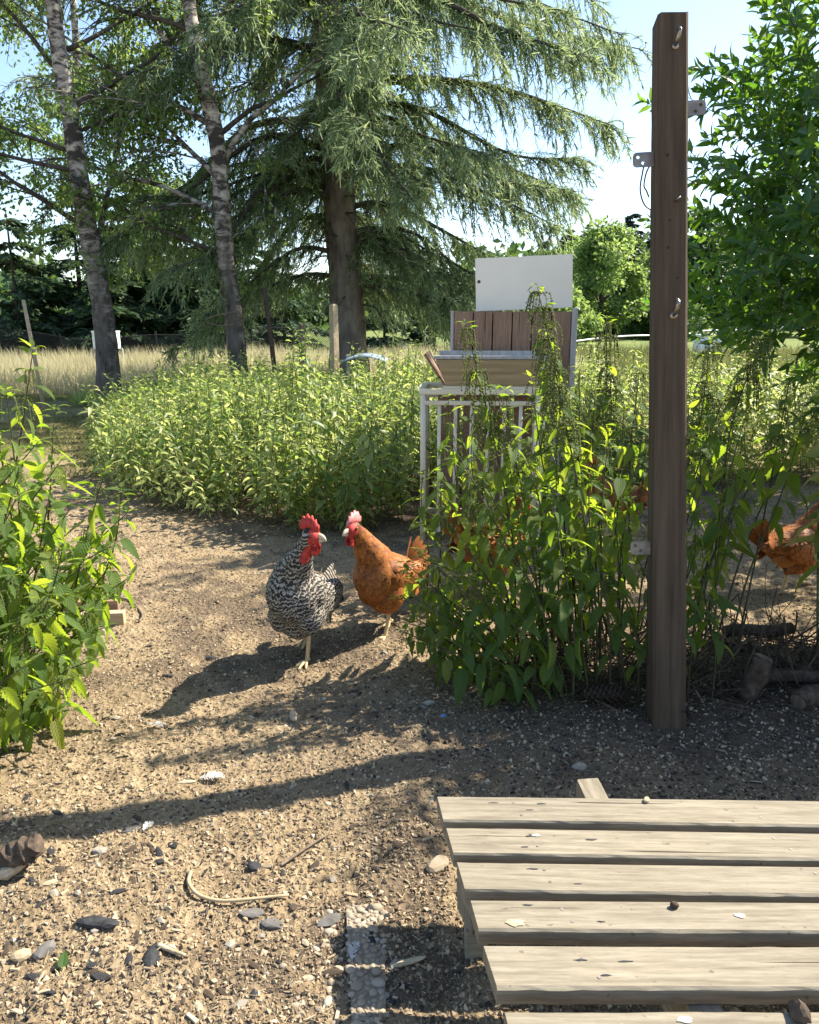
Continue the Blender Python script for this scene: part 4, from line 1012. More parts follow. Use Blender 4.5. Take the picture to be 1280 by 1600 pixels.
def birch(base, ctrl, r0, limbs, label, seed, nleaf=16000, leafsize=.045):
    rs = np.random.default_rng(seed); base = Vector(base)
    root = empty('birch_tree', base, 0, label, 'tree', 'birches at the edge of the lawn')
    P = curve_pts([Vector(c) - base for c in ctrl], 40); n = len(P)
    rr = interp_r(r0, n)
    V, F = tube(P, rr, 14, jitter=.06); Acc().add(V, F).build('trunk', MAT['birch_bark'], root, True)
    tips = []
    for t, d, L, rb in limbs:
        f = t * (n - 1); i = min(int(f), n - 2); p = P[i] + (P[i + 1] - P[i]) * (f - i)
        d = norm(np.array(d, float)); pts = [p]
        for k in range(8):
            d = norm(d + rs.normal(0, .10, 3) + np.array([0, 0, -.03 if k > 4 else .03])); pts.append(pts[-1] + d * L / 8)
        Q = np.array(pts); rb *= .72; a = Acc(); a.add(*tube(Q, interp_r([rb, rb * .6, rb * .2], 9), 7))
        subs = grow(Q, 9, L * .5, .55, .10, rs, 2)
        for S, lv in subs:
            a.add(*tube(S, interp_r([rb * .32 * (.6 if lv == 1 else 1), .003], 6), 4, False))
            if lv == 1: tips.append(S)
        tips += [S for S, lv in subs if lv == 2]
        a.build('limb', MAT['birch_bark'] if rb > .034 else MAT['branch'], root, True)
    # hanging leaf twigs
    pos = []
    tips = [t for t in tips]
    while len(pos) < nleaf:
        S = tips[rs.integers(len(tips))]; f = rs.uniform(.2, 1) * (len(S) - 1); i = min(int(f), len(S) - 2); p = S[i] + (S[i + 1] - S[i]) * (f - i)
        d = norm(rs.normal(0, 1, 3) * np.array([1, 1, .4]) + np.array([0, 0, -1.0])); L = rs.uniform(.12, .5)
        k = rs.integers(5, 13); tt = rs.random(k)
        for q in tt: pos.append(p + d * L * q + rs.normal(0, .025, 3))
    pos = np.array(pos[:nleaf]); m = len(pos)
    D = rs.normal(0, .7, (m, 3)) + np.array([0, 0, -.8]); U = rs.normal(0, 1, (m, 3))
    a = Acc(); a.inst(LQ[0], LQ[1], frames(D, U, leafsize * rs.uniform(.7, 1.3, m)), pos)
    c = a.build('crown', MAT['birch_leaf'], root, False); c['kind'] = 'stuff'
    return root

D1 = 9.4
b1 = at_z(170, 630, 0); b1.z = gz(b1.x, b1.y)
birch(b1, [(b1.x, b1.y, -.1), at_d(168, 560, D1), at_d(160, 480, D1), at_d(145, 400, D1), at_d(126, 290, D1), at_d(112, 190, D1), at_d(95, 100, D1), at_d(82, 0, D1), at_d(60, -200, D1), at_d(55, -420, D1), at_d(60, -700, D1)],
      [.165, .13, .115, .108, .10, .088, .074, .06, .025], [
    (.30, (.35, .3, 1), 2.6, .05), (.34, (-1, .2, .55), 2.2, .045), (.42, (-1, .1, .15), 2.0, .04), (.45, (-1, .3, .2), 1.9, .035), (.52, (.8, .3, .7), 2.2, .045), (.48, (.5, .8, .5), 1.8, .03),
    (.58, (-.9, .2, .7), 2.3, .045), (.62, (.9, .3, .6), 2.4, .04), (.7, (-.7, .5, .8), 2.4, .04), (.75, (.7, .5, .8), 2.3, .04), (.8, (-.2, -.8, .9), 2.2, .03), (.88, (.4, .2, 1), 2.0, .03), (.95, (-.3, .1, 1), 1.6, .02)],
      'birch with pale banded leaning trunk and dark rough foot at the left', 31, 24000, .05)
D2 = 9.6
b2 = at_d(371, 620, D2); b2.z = gz(b2.x, b2.y)
birch(b2, [(b2.x, b2.y, -.1), at_d(371, 560, D2), at_d(362, 470, D2), at_d(352, 400, D2), at_d(346, 300, D2), at_d(338, 215, D2), at_d(322, 140, D2), at_d(305, 60, D2), at_d(295, 0, D2), at_d(280, -250, D2), at_d(290, -600, D2)],
      [.135, .115, .108, .10, .095, .09, .078, .065, .025], [
    (.44, (.45, .2, 1), 2.8, .055), (.36, (-1, .3, .5), 2.6, .05), (.42, (-.8, .4, .6), 2.6, .05), (.52, (-1, .3, .5), 2.8, .05), (.5, (.9, .4, .6), 2.4, .045), (.6, (-.8, .4, .7), 2.8, .05), (.66, (.8, -.3, .8), 2.4, .045),
    (.72, (-.9, .3, .6), 2.7, .045), (.8, (.5, .6, .8), 2.4, .04), (.86, (-.4, -.5, 1), 2.4, .03), (.95, (.2, .2, 1), 2, .02), (.3, (-.9, .2, .35), 2.0, .04), (.33, (.5, .9, .4), 1.8, .03)],
      'darker birch with forked trunk and mossy bark left of the spruce', 32, 18000, .05)
D3 = 20.0
b3 = at_d(160, 600, D3); b3.z = gz(b3.x, b3.y)
birch(b3, [(b3.x, b3.y, -.1), (b3.x + .1, b3.y, 2), (b3.x - .1, b3.y, 4.5), (b3.x + .2, b3.y, 8), (b3.x, b3.y, 12)], [.15, .12, .09, .03],
      [(.3 + .055 * k, (math.cos(k * 2.4), math.sin(k * 2.4), .6), 2.8, .04) for k in range(12)], 'slim birch behind, its light leaves filling the gap between the two trunks', 33, 24000, .07)

def spruce():
    D = 11.0; b = at_d(548, 600, D); b.z = gz(b.x, b.y); rs = np.random.default_rng(5)
    root = empty('spruce_tree', b, 0, 'huge spruce with grey trunk and long drooping branches in the centre', 'tree')
    H = 15.0
    P = curve_pts([(0, 0, -.15), (-.03, 0, 1.2), (-.10, 0, 2.6), (-.18, 0, 4.0), (-.22, 0, 5.5), (-.25, 0, 9), (-.25, 0, H)], 40)
    V, F = tube(P, interp_r([.33, .24, .225, .215, .20, .185, .12, .03], 40), 16, jitter=.07); Acc().add(V, F).build('trunk', MAT['spruce_bark'], root, True)
    tw = Acc(); pos, dr, up, sc, rn = [], [], [], [], []
    def branch(z, az, L, rise, drop, r, dense=1.0, bare=.05):
        hx, hy = math.cos(az), math.sin(az); ax = np.array([hx, hy, 0]); x0 = float(np.interp(z, P[:, 2], P[:, 0]))
        s0 = np.array([x0, 0, z])
        Q = curve_pts([s0, s0 + ax * L * .3 + np.array([0, 0, rise]), s0 + ax * L * .65 + np.array([0, 0, rise - drop * .55]), s0 + ax * L + np.array([0, 0, rise - drop])] + rs.normal(0, .03 * L, (4, 3)) * np.array([[0], [1], [1], [1]]), 14)
        Acc().add(*tube(Q, interp_r([r, r * .7, r * .4, .006], 14), 6)).build('branch', MAT['branch'], root, True)
        side = np.array([-hy, hx, 0]); n = int(L * 34 * dense)
        for k in range(n):
            t = bare + (1 - bare) * rs.random() ** .85; f = t * 13; i = min(int(f), 12); p = Q[i] + (Q[i + 1] - Q[i]) * (f - i); tg = norm(Q[i + 1] - Q[i])
            sgn = rs.choice([-1, 1]); ll = rs.uniform(.25, .85) * min(1, .7 + (1 - t) * 1.2) * min(1.0, .5 + L / 4)
            d = norm(tg * rs.uniform(.2, .9) + side * sgn * rs.uniform(.1, .9) + np.array([0, 0, -rs.uniform(-.25, .8)]))
            D6 = norm(d[None] + np.array([[0, 0, -rs.uniform(.05, .34)]]) * np.arange(1, 7)[:, None] + rs.normal(0, .14, (6, 3)))
            pts = np.vstack([p, p + np.cumsum(D6 * ll / 6, axis=0)]); tw.add(*tube(pts[::3], [.005, .0035, .002], 3, False))
            m = int(15 + ll * 34); u = rs.random(m); f2 = u * 6; i2 = np.minimum(f2.astype(int), 5)
            pos.append(pts[i2] + (pts[i2 + 1] - pts[i2]) * (f2 - i2)[:, None]); dr.append(D6[i2] * .9 + rs.normal(0, .55, (m, 3)) + np.array([0, 0, -.15]))
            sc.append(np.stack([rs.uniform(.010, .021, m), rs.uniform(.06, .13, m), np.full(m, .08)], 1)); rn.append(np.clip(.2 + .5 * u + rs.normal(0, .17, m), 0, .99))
    # signature limbs seen in the picture
    branch(4.05, -.05, 3.5, .05, .45, .085, 1.3, .25)        # thick limb to the right
    branch(5.0, .15, 4.3, .25, .7, .07, 1.3); branch(4.6, -.5, 3.8, .2, .9, .06, 1.2)
    branch(3.1, -.25, 3.2, .15, .7, .06, 1.2); branch(3.35, .25, 3.6, .1, .7, .06, 1.1); branch(2.5, .05, 2.4, .1, .8, .05, 1.1); branch(1.9, -.3, 2.0, .05, .8, .045, 1.0)
    branch(4.9, 3.1, 4.0, .2, 1.1, .07, .7); branch(4.4, 3.45, 3.2, .15, 1.1, .06, .8); branch(3.6, 2.9, 3.3, .1, 1.3, .06, 1.1); branch(2.9, 3.3, 2.6, .1, 1.2, .05, 1.2); branch(2.3, 2.8, 2.2, .05, 1.1, .045, 1.2); branch(1.9, 3.6, 2.0, .05, 1.0, .04, 1.2)
    branch(5.3, 3.6, 4.4, .2, 1.1, .05, .7); branch(2.6, 3.9, 2.6, .05, 1.2, .045, 1.2); branch(1.6, 3.1, 2.4, .05, .9, .04, 1.2); branch(3.2, 3.7, 3.0, .1, 1.4, .05, 1.2)
    branch(2.1, -.1, 2.4, .05, .8, .045, 1.1); branch(2.9, -.4, 3.0, .1, .8, .05, 1.1); branch(3.7, .05, 3.6, .1, .6, .05, 1.1); branch(1.5, .2, 2.6, .05, .8, .04, 1.1)
    branch(4.3, -1.2, 1.7, .05, .7, .03, 1.3); branch(3.7, -1.9, 1.5, .05, .7, .03, 1.3); branch(3.3, -.9, 2.0, .05, .8, .03, 1.2); branch(3.0, -2.4, 1.9, .05, .9, .03, 1.2)
    branch(5.1, -1.9, 2.6, .1, 1.3, .05, 1.3); branch(5.6, -1.2, 2.8, .1, 1.2, .05, 1.3); branch(4.9, -2.4, 2.6, .1, 1.3, .05, 1.2)
    z = 1.5
    while z < H - .4:
        L = np.interp(z, [1.5, 2.6, 3.6, 6, 10, H], [1.8, 2.4, 3.3, 3.7, 2.6, .4]); az = rs.uniform(0, 6.28)
        toward = math.cos(az + 1.57)
        if toward > .6 and z < 3.0: az += 1.9          # keeps the trunk in view from the yard
        if math.cos(az) < -.3 and z > 3.4: L *= .62
        branch(z, az, L * rs.uniform(.75, 1.1), .1 * L * .3 + rs.normal(0, .08), L * rs.uniform(.12, .42), .012 + .009 * L, .85 if z < 5.8 else .16)
        z += rs.uniform(.07, .17) if z < 5.8 else rs.uniform(.25, .45)
    tw.build('twigs', MAT['branch'], root)['kind'] = 'stuff'
    pos, dr, sc, rn = map(np.concatenate, (pos, dr, sc, rn)); 
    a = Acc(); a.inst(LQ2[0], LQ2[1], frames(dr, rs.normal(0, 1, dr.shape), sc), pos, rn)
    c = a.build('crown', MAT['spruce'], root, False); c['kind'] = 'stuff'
    # bare dead twigs low on the trunk
    for k in range(14):
        zz = rs.uniform(1.0, 4.2); an = rs.uniform(-2.8, -.3); L = rs.uniform(.5, 1.3); s0 = np.array([np.interp(zz, P[:, 2], P[:, 0]), 0, zz]); d = np.array([math.cos(an), math.sin(an), -.1])
        Q = curve_pts([s0, s0 + d * L * .5 + rs.normal(0, .06, 3), s0 + d * L + np.array([0, 0, -.25])], 8); q = Acc(); q.add(*tube(Q, interp_r([.016, .003], 8), 5))
        for S, _ in grow(Q, 6, L * .4, .6, .05, rs, 1): q.add(*tube(S, [.005, .004, .0035, .003, .002, .001], 3, False))
        q.build('dead_branch', MAT['branch'], root)
spruce()

def conifer(px, pytop, d, width, label, seed, group, mat='conifer', nb=7500, bsz=.25, name='conifer_tree'):
    rs = np.random.default_rng(seed); top = at_d(px, pytop, d); base = Vector((top.x, d, 0)); base.z = gz(top.x, d); H = top.z - base.z
    root = empty(name, base, 0, label, 'tree', group)
    Acc().add(*tube([(0, 0, -.1), (0, 0, H * .5), (0, 0, H)], [H * .022, H * .014, .01], 8)).build('trunk', MAT['branch'], root, True)
    tiers = int(H * 3.2); pos, dr, sc = [], [], []; br = Acc()
    tot = 0
    for k in range(tiers):
        t = (k + rs.random()) / tiers; z = H * (.05 + .95 * t); Rr = width / 2 * (1 - t) ** .6 * rs.uniform(.75, 1.12) + .10
        for b_ in range(int(5 + 5 * (1 - t))):
            az = rs.uniform(0, 6.28); L = Rr * rs.uniform(.7, 1.1); d0 = np.array([math.cos(az), math.sin(az), 0]); side = np.array([-d0[1], d0[0], 0])
            br.add(*tube([(0, 0, z), tuple(d0 * L * .6 + np.array([0, 0, z - L * .1])), tuple(d0 * L + np.array([0, 0, z - L * .22]))], [.02, .012, .005], 3, False))
            n = int(8 + L * 48)
            u = rs.random(n) ** .6; pp = d0 * (u * L)[:, None] + np.array([0, 0, z]) - np.array([0, 0, 1.0]) * (.25 * L * u ** 1.5)[:, None] + side * (rs.normal(0, .16, n) * L * (1.15 - u))[:, None] + rs.normal(0, .03, (n, 3))
            pos.append(pp); dd = d0 + side * rs.normal(0, .6, (n, 1)) + np.array([0, 0, -.35]) + rs.normal(0, .25, (n, 3)); dr.append(dd); sc.append(np.stack([rs.uniform(.25, .42, n) * bsz, rs.uniform(.6, 1.25, n) * bsz, np.full(n, bsz)], 1))
    pos, dr, sc = np.concatenate(pos), np.concatenate(dr), np.concatenate(sc)
    a = Acc(); a.inst(BLADE[0], BLADE[1], frames(dr, rs.normal(0, .5, (len(pos), 3)) + np.array([0, 0, 1]), sc), pos)
    a.build('crown', MAT[mat], root, False)['kind'] = 'stuff'; br.build('branches', MAT['branch'], root)['kind'] = 'stuff'
    return root
GH = 'dark conifers in a row behind the netting fence'
hedge = [(8, 325, 21, 3.6, 'dark conifer with pointed tip at the far left edge of the row'), (62, 418, 22, 3.0, 'short dark conifer second in the row, below the gap of sky'), (108, 285, 23, 3.8, 'conifer rising just left of the birch trunk'),
         (180, 300, 22, 3.6, 'conifer directly behind the leaning birch trunk'), (215, 262, 24, 3.6, 'tallest lighter tipped conifer right of the birch trunk'), (265, 285, 23, 3.6, 'conifer between the two birch trunks with yellow green tip'),
         (318, 335, 22, 3.6, 'dark conifer just left of the second birch'), (150, 400, 20.5, 2.6, 'low dark conifer in front of the row beside the birch'), (385, 360, 24, 3.8, 'dark conifer behind the second birch trunk'), (440, 400, 23, 3.8, 'dark conifer between second birch and spruce'),
         (600, 430, 25, 3.4, 'dark conifer low behind the spruce trunk'), (680, 420, 26, 3.4, 'dark conifer behind the spruce and left of the white board'), (-60, 300, 22, 3, 'conifer just outside the left edge of the row')]
for k, (px, py, d, wd, lab) in enumerate(hedge[:-1]): conifer(px, py, d, wd, lab, 100 + k, GH)

def broadleaf(px, pytop, d, width, label, seed, mat, n=9000, ls=.22, lobes=26, low=.12, group='trees at the far edge of the field'):
    rs = np.random.default_rng(seed); top = at_d(px, pytop, d); base = Vector((top.x, d, gz(top.x, d))); H = top.z - base.z
    root = empty('broadleaf_tree', base, 0, label, 'tree', group)
    tr = Acc().add(*tube([(0, 0, -.2), (.1, 0, H * .4), (0, 0, H * .8)], [H * .03, H * .02, H * .008], 8)).build('trunk', MAT['branch'], root, True)
    cs, rr = [], []
    for k in range(lobes):
        t = rs.uniform(low, 1); rad = width / 2 * math.sin(math.pi * min(1, .12 + .88 * t) ** 1.1) ** .7; an = rs.uniform(0, 6.28); q = rs.uniform(.3, .85)
        cs.append((math.cos(an) * rad * q, math.sin(an) * rad * q, H * (.06 + .86 * t))); rr.append(width * rs.uniform(.10, .2))
    lm = Acc()
    for c in cs: lm.add(*tube([(0, 0, max(.5, c[2] * .55)), (c[0] * .5, c[1] * .5, c[2] * .8), c], [H * .01, H * .007, .01], 4, False))
    lm.build('limbs', MAT['branch'], root)['kind'] = 'stuff'
    cs, rr = np.array(cs), np.array(rr); i = rs.integers(0, lobes, n); v = norm(rs.normal(0, 1, (n, 3))); q = rs.random(n) ** .4 * (1 + .3 * rs.normal(0, 1, n) * .5)
    pos = cs[i] + v * (rr[i] * q)[:, None] * np.array([1, 1, .75]); pos[:, 2] = np.maximum(pos[:, 2], .05)
    D = v + rs.normal(0, .6, (n, 3)) + np.array([0, 0, -.3]); a = Acc()
    a.inst(LQ[0], LQ[1], frames(D, rs.normal(0, .6, (n, 3)) + v + np.array([0, 0, .6]), ls * rs.uniform(.6, 1.3, n)), pos)
    a.build('crown', MAT[mat], root, False)['kind'] = 'stuff'; return root
broadleaf(945, 345, 38, 5.2, 'rounded pale green tree behind the white board', 201, 'decid', 15000, .2, 34)
broadleaf(900, 440, 32, 3.0, 'yellow green leafy bush right beside the white board', 202, 'decid', 8000, .17, 20)
broadleaf(1000, 420, 44, 3.4, 'mid green tree between the pale tree and the post', 203, 'decid_dark', 9000, .22, 22)
broadleaf(1100, 320, 46, 5.2, 'tall darker green tree just right of the post', 204, 'decid_dark', 14000, .24, 30)
broadleaf(1180, 350, 48, 6, 'dark green tree half hidden by the shrub at right', 205, 'decid_dark', 10000, .28, 26)
broadleaf(1275, 340, 50, 7, 'dark green tree at the right edge behind the shrub', 206, 'decid_dark', 9000, .3, 26)
broadleaf(1045, 470, 40, 4.6, 'low dark thicket behind the post at the field edge', 207, 'decid_dark', 9000, .2, 20)
broadleaf(860, 395, 45, 4.5, 'dark green tree showing above the right corner of the white board', 208, 'decid_dark', 9000, .24, 22)
broadleaf(905, 372, 47, 6, 'broad mid green tree behind the yellow green bush', 209, 'decid', 11000, .24, 28, .02)
broadleaf(972, 362, 50, 6.5, 'broad green tree in the treeline left of the post', 210, 'decid_dark', 11000, .26, 28, .02)
broadleaf(1012, 392, 46, 5, 'leafy tree in the treeline touching the left side of the post', 211, 'decid', 9000, .22, 24, .02)
GF = 'far conifers on the skyline'
for k, (px, py, d, wd, lab) in enumerate([(990, 330, 62, 4, 'tall dark conifer on the skyline left of the post'), (965, 352, 64, 4, 'far conifer just left of the tallest skyline conifer'), (925, 350, 66, 4.2, 'far conifer above the pale green tree'),
        (890, 358, 68, 4.5, 'far conifer above the right end of the white board'), (1030, 352, 60, 4, 'far conifer partly hidden by the post'), (855, 372, 70, 5, 'leftmost far conifer of the skyline next to the spruce')]):
    conifer(px, py, d, wd, lab, 300 + k, GF, 'far_conifer', bsz=.42, name='far_conifer_tree')
# a wood closing the horizon behind everything
def far_wood():
    rs = np.random.default_rng(77); n = 34000
    th = rs.uniform(-1.2, 1.2, n); r_ = 85 + rs.normal(0, 4, n); x = np.sin(th) * r_; y = np.cos(th) * r_
    hmax = np.where(th > .06, 8.6, 5.0) + 2.2 * vnoise(th * 30, th * 0, 1.0, 8) + 1.2 * vnoise(th * 110, th * 0, 1.0, 12); z = hmax * rs.random(n) ** .8
    pos = np.stack([x, y, z], 1); a = Acc(); a.inst(LQ[0], LQ[1], frames(rs.normal(0, 1, (n, 3)), rs.normal(0, 1, (n, 3)), .9 * rs.uniform(.6, 1.3, n)), pos)
    tag(a.build('far_wood', MAT['decid_dark']), 'distant dark wood along the horizon beyond the field', 'wood', kind='stuff')
far_wood()

# ------------------------------------------------------------------ shrub at the right
def shrub():
    rs = np.random.default_rng(15); base = Vector((3.1, 4.75, gz(3.1, 4.75)))
    root = empty('leafy_shrub', base, 0, 'large dense green shrub with pointed leaves at the right edge', 'shrub')
    V = [(0, 0, 0), (-.17, .3, .05), (0, .32, -.01), (.17, .3, .05), (-.15, .62, .02), (0, .66, -.05), (.15, .62, .02), (0, 1.02, -.14)]
    F = SL[1]; lv = (np.array(V), F)
    me = Acc().add(lv[0], lv[1]).mesh('leaf', MAT['shrub'], True)
    c0 = np.array([-.1, -.1, 1.8]); shoots = []
    for k in range(14):
        an = rs.uniform(0, 6.28); end = np.array([math.cos(an) * rs.uniform(.2, .9), math.sin(an) * rs.uniform(.2, .8), rs.uniform(1.4, 3.0)])
        Q = curve_pts([(rs.normal(0, .06), rs.normal(0, .06), -.05), end * np.array([.4, .4, .5]) + rs.normal(0, .05, 3), end], 9)
        Acc().add(*tube(Q, interp_r([.028, .018, .006], 9), 6)).build('stem', MAT['branch'], root, True)
    pos, dr, up, sc, rn = [], [], [], [], []; tw = Acc(); n = 0
    while n < 1900:
        v = norm(rs.normal(0, 1, 3)); q = rs.random() ** .33
        lump = 1 + .22 * math.sin(v[0] * 5 + 1.3) * math.sin(v[2] * 6 + .4) + .15 * math.sin(v[1] * 7 + v[2] * 4)
        p = c0 + v * q * lump * np.array([1.3, 1.0, 1.5])
        if p[2] < .45: continue
        n += 1
        d = norm(v * np.array([1, 1, .5]) + rs.normal(0, .35, 3) + np.array([0, 0, .45])); L = rs.uniform(.10, .28)
        tw.add(*tube([p, p + d * L], [.003, .0015], 3, False))
        m = rs.integers(8, 13); az = rs.uniform(0, 6.28)
        for k in range(m):
            t = (k + .5) / m; az += 2.4; s1 = norm(np.cross(d, [.3, .2, 1])); s2 = np.cross(d, s1); o = s1 * math.cos(az) + s2 * math.sin(az)
            pos.append(p + d * L * t); dr.append(norm(o * (1.1 - .6 * t) + d * (.45 + .6 * t) + np.array([0, 0, -.12]))); up.append(d + rs.normal(0, .3, 3)); sc.append(rs.uniform(.08, .14) * (1 - .3 * t)); rn.append(min(.99, .15 + .4 * t + .45 * rs.random()))
    tw.build('twigs', MAT['branch'], root)['kind'] = 'stuff'
    pos, dr, up, sc, rn = map(np.array, (pos, dr, up, sc, rn)); M3 = frames(dr, up, sc)
    Wp = pos + np.array(base); key = np.linalg.norm(Wp - np.array([0, 0, 1]), axis=1) + .0 * rn
    pxs = np.array([pix(p)[0] for p in Wp]); pys = np.array([pix(p)[1] for p in Wp]); key[(pxs > 1285) | (pys < -10)] += 50
    order = np.argsort(key); near, rest = order[:300], order[300:]
    for i in near:
        o = link('leaf', me, root); m = Matrix([list(r) for r in M3[i]]).to_4x4(); o.matrix_basis = Matrix.Translation(pos[i]) @ m
    a = Acc(); a.inst(lv[0], lv[1], M3[rest], pos[rest], rn[rest]); a.build('foliage', MAT['shrub'], root, True)['kind'] = 'stuff'
shrub()

# ------------------------------------------------------------------ grass
def grass(name, label, cat, n, xr, yr, h, wd, mat, seed, ok=None, lean=.35, bunch=0):
    rs = np.random.default_rng(seed); x = rs.uniform(*xr, n); y = rs.uniform(*yr, n)
    if bunch: keep = (vnoise(x, y, 1.1, seed) + .6 * vnoise(x, y, 3.4, seed + 1)) > -bunch; x, y = x[keep], y[keep]
    if ok is not None: k = ok(x, y); x, y = x[k], y[k]
    n = len(x); z = ground_z(x, y); L = h * rs.uniform(.55, 1.25, n) * (1 + .5 * vnoise(x, y, .9, seed + 3)); D = np.stack([rs.normal(0, lean, n), rs.normal(0, lean, n), np.ones(n)], 1)
    V = np.array([(-.5, 0, 0), (.5, 0, 0), (.32, .55, .05), (-.32, .55, .05), (0, 1, .22)]); F = [np.array([[0, 1, 2, 3]]), np.array([[3, 2, 4]])]
    U = rs.normal(0, 1, (n, 3)); U[:, 2] = 0
    a = Acc(); a.inst(V, F, frames(D, U, np.stack([np.full(n, wd) * rs.uniform(.6, 1.3, n), L, L], 1)), np.stack([x, y, z], 1))
    return tag(a.build(name, MAT[mat]), label, cat, kind='stuff')
grass('dry_grass', 'pale dry uncut grass in front of the netting fence', 'grass', 52000, (-12, 3), (10.6, 17.5), .42, .012, 'dry_grass', 41)
grass('meadow_grass', 'pale green meadow grass beyond the nettles at right', 'grass', 26000, (-1, 16), (8.6, 24), .30, .02, 'lawn', 42)
grass('lawn_grass', 'short worn lawn grass between dirt yard and birch', 'grass', 60000, (-6.5, -1.4), (4.8, 10.8), .035, .006, 'lawn', 43, lambda x, y: x < bed_left(y) + .1, .9, .12)
grass('weed_tufts', 'green weeds round the foot of the birch and bed edge', 'weeds', 2600, (-4.2, -3.2), (8.9, 9.8), .16, .014, 'nettle_bed', 44, lambda x, y: np.hypot(x - b1.x, y - b1.y) < .42, .8)

# ------------------------------------------------------------------ fence and distant bits
def fences():
    def stick(name, px, pyt, d, r, label, mat='pale_chip', dx=0, square=False, cat='post'):
        t = at_d(px, pyt, d); b = Vector((t.x + dx, d, 0)); b.z = gz(b.x, d)
        root = empty(name, b, 0, label, cat, 'fence posts along the lawn')
        V, F = tube([(0, 0, -.1), (t.x - b.x, 0, (t.z - b.z) * .5), (t.x - b.x, 0, t.z - b.z)] if not dx else [(0, 0, -.1), ((t.x - b.x) * .5, 0, (t.z - b.z) * .5), (t.x - b.x, 0, t.z - b.z)], [r, r, r * .92], 4 if square else 8)
        Acc().add(V, F).build('shaft', MAT[mat], root, not square); Acc().add(*tube([(t.x - b.x, 0, t.z - b.z), (t.x - b.x, 0, t.z - b.z + r * .4)], [r * .95, r * .55], 4 if square else 8)).build('top', MAT[mat], root)
        return root
    stick('fence_stick', 37, 470, 8.5, .022, 'thin pale leaning stick at the left edge of the lawn', dx=.09)
    stick('fence_post', 471, 506, 9.6, .045, 'short brown square fence post left of the spruce', 'old_post', square=True)
    stick('fence_post', 521, 478, 9.0, .055, 'greenish square fence post in front of the spruce trunk', 'tray_wood', square=True)
    stick('fence_post', 1066, 530, 14, .05, 'pale fence post just right of the tall post', 'tray_wood')
    stick('dead_stick', 413, 450, 9.5, .03, 'thin dead upright branch left of the short fence post', 'bark_chip', dx=.12, cat='stick')
    # looping pale twine hung on the dead stick
    p0, p1 = at_d(412, 472, 9.45), at_d(322, 499, 9.0)
    tw = Acc(); tw.add(*tube(curve_pts([p0, at_d(385, 482, 9.3), p1, at_d(352, 509, 9.2), at_d(395, 493, 9.4), at_d(410, 484, 9.45)], 30), .007, 5))
    tag(tw.build('dead_bough', MAT['old_post'], None, True), 'looped dead bough hanging beside the second birch', 'bough')
    # black netting fence
    y0 = 18.6; x0, x1 = -13.0, -1.5; nt = empty('netting_fence', (x0, y0, 0), 0, 'sagging black netting fence behind the dry grass', 'fence')
    a = Acc(); n = 230
    def topz(x): return .68 + .10 * math.sin(x * .8) + .05 * math.sin(x * 2.1)
    s = (x1 - x0) / n; hh = .62
    for sg in (1, -1):
        for k in range(-20, n + 20):
            xa = k * s; P = []
            for j in range(7):
                u = j / 6; xx = xa + sg * u * hh
                if 0 <= xx <= x1 - x0: P.append((xx, .02 * math.sin(xx), topz(xx) - u * hh))
            if len(P) > 1:
                P = np.array(P); q = np.array([[0, 0, .006]]); V = np.vstack([P - q, P + q]); m = len(P)
                a.add(V, np.array([[i, i + 1, m + i + 1, m + i] for i in range(m - 1)]))
    a.build('mesh', MAT['netting'], nt)['kind'] = 'stuff'
    xs = np.linspace(0, x1 - x0, 80)
    Acc().add(*tube([(x, 0, topz(x)) for x in xs], .012, 4)).build('top_rope', MAT['netting'], nt)
    for k in range(6):
        xx = k * (x1 - x0) / 5; Acc().add(*tube([(xx, .03, -.1), (xx, .03, topz(xx) + .08)], .025, 6)).build('post', MAT['netting'], nt)
    # white bins behind the birch
    def tub(name, px0, px1, pyt, pyb, d, label, cat, rnd=.3):
        a_, b_ = at_d(px0, pyb, d), at_d(px1, pyt, d); w_, h_ = b_.x - a_.x, b_.z - a_.z
        r = empty(name, ((a_.x + b_.x) / 2, d, a_.z), 0, label, cat)
        box('shell', (0, 0, h_ / 2), (w_, w_ * .8, h_), MAT['white_plastic'], r, bev=min(w_, h_) * rnd); box('rim', (0, 0, h_ * .96), (w_ * 1.04, w_ * .84, h_ * .07), MAT['white_plastic'], r, bev=h_ * .02)
        return r
    d = 15; t = tub('hive_box', 151, 182, 517, 545, d, 'white box on legs half hidden behind the birch trunk', 'box', .05)
    for s1 in (-1, 1):
        for s2 in (-1, 1): Acc().add(*tube([(s1 * .22, s2 * .16, .01), (s1 * .22, s2 * .16, -t.location.z - .1)], .02, 6)).build('leg', MAT['grey_wood'], t)
    tt = tub('water_tank', 1083, 1128, 541, 575, 22, 'rounded white water tank on the far meadow right of the post', 'tank'); 
    tt.location.z = 0; 
    # white fence tape and gate bar
    def tape(pts, r, label, name='fence_tape', flat=True):
        P = curve_pts([at_d(*p) for p in pts], 40); V = np.vstack([P - np.array([0, 0, r]), P + np.array([0, 0, r])]); m = len(P)
        a = Acc(); a.add(*tube(P, r, 5)); return tag(a.build(name, MAT['tape'], None, True), label, 'tape')
    tape([(885, 535, 7.5), (950, 527, 8), (1010, 524, 8.5), (1060, 525, 9), (1100, 517, 9.3), (1190, 515, 9.6), (1290, 516, 9.8)], .009, 'white electric fence tape stretched across behind the post')
    tape([(1205, 518, 9.5), (1250, 505, 9.2), (1300, 490, 9.0)], .02, 'wide white band rising to the right edge behind the shrub', 'fence_band')
    # pale blue tarp roof behind the nettles
    p = at_d(572, 566, 8.6); V, Q = [], []
    for i in range(9):
        for j in range(6): V.append(((i - 4) * .06, (j - 2.5) * .16, .10 * math.cos((i - 4) / 4 * 1.25) * (1 - .02 * (j - 2.5) ** 2) ))
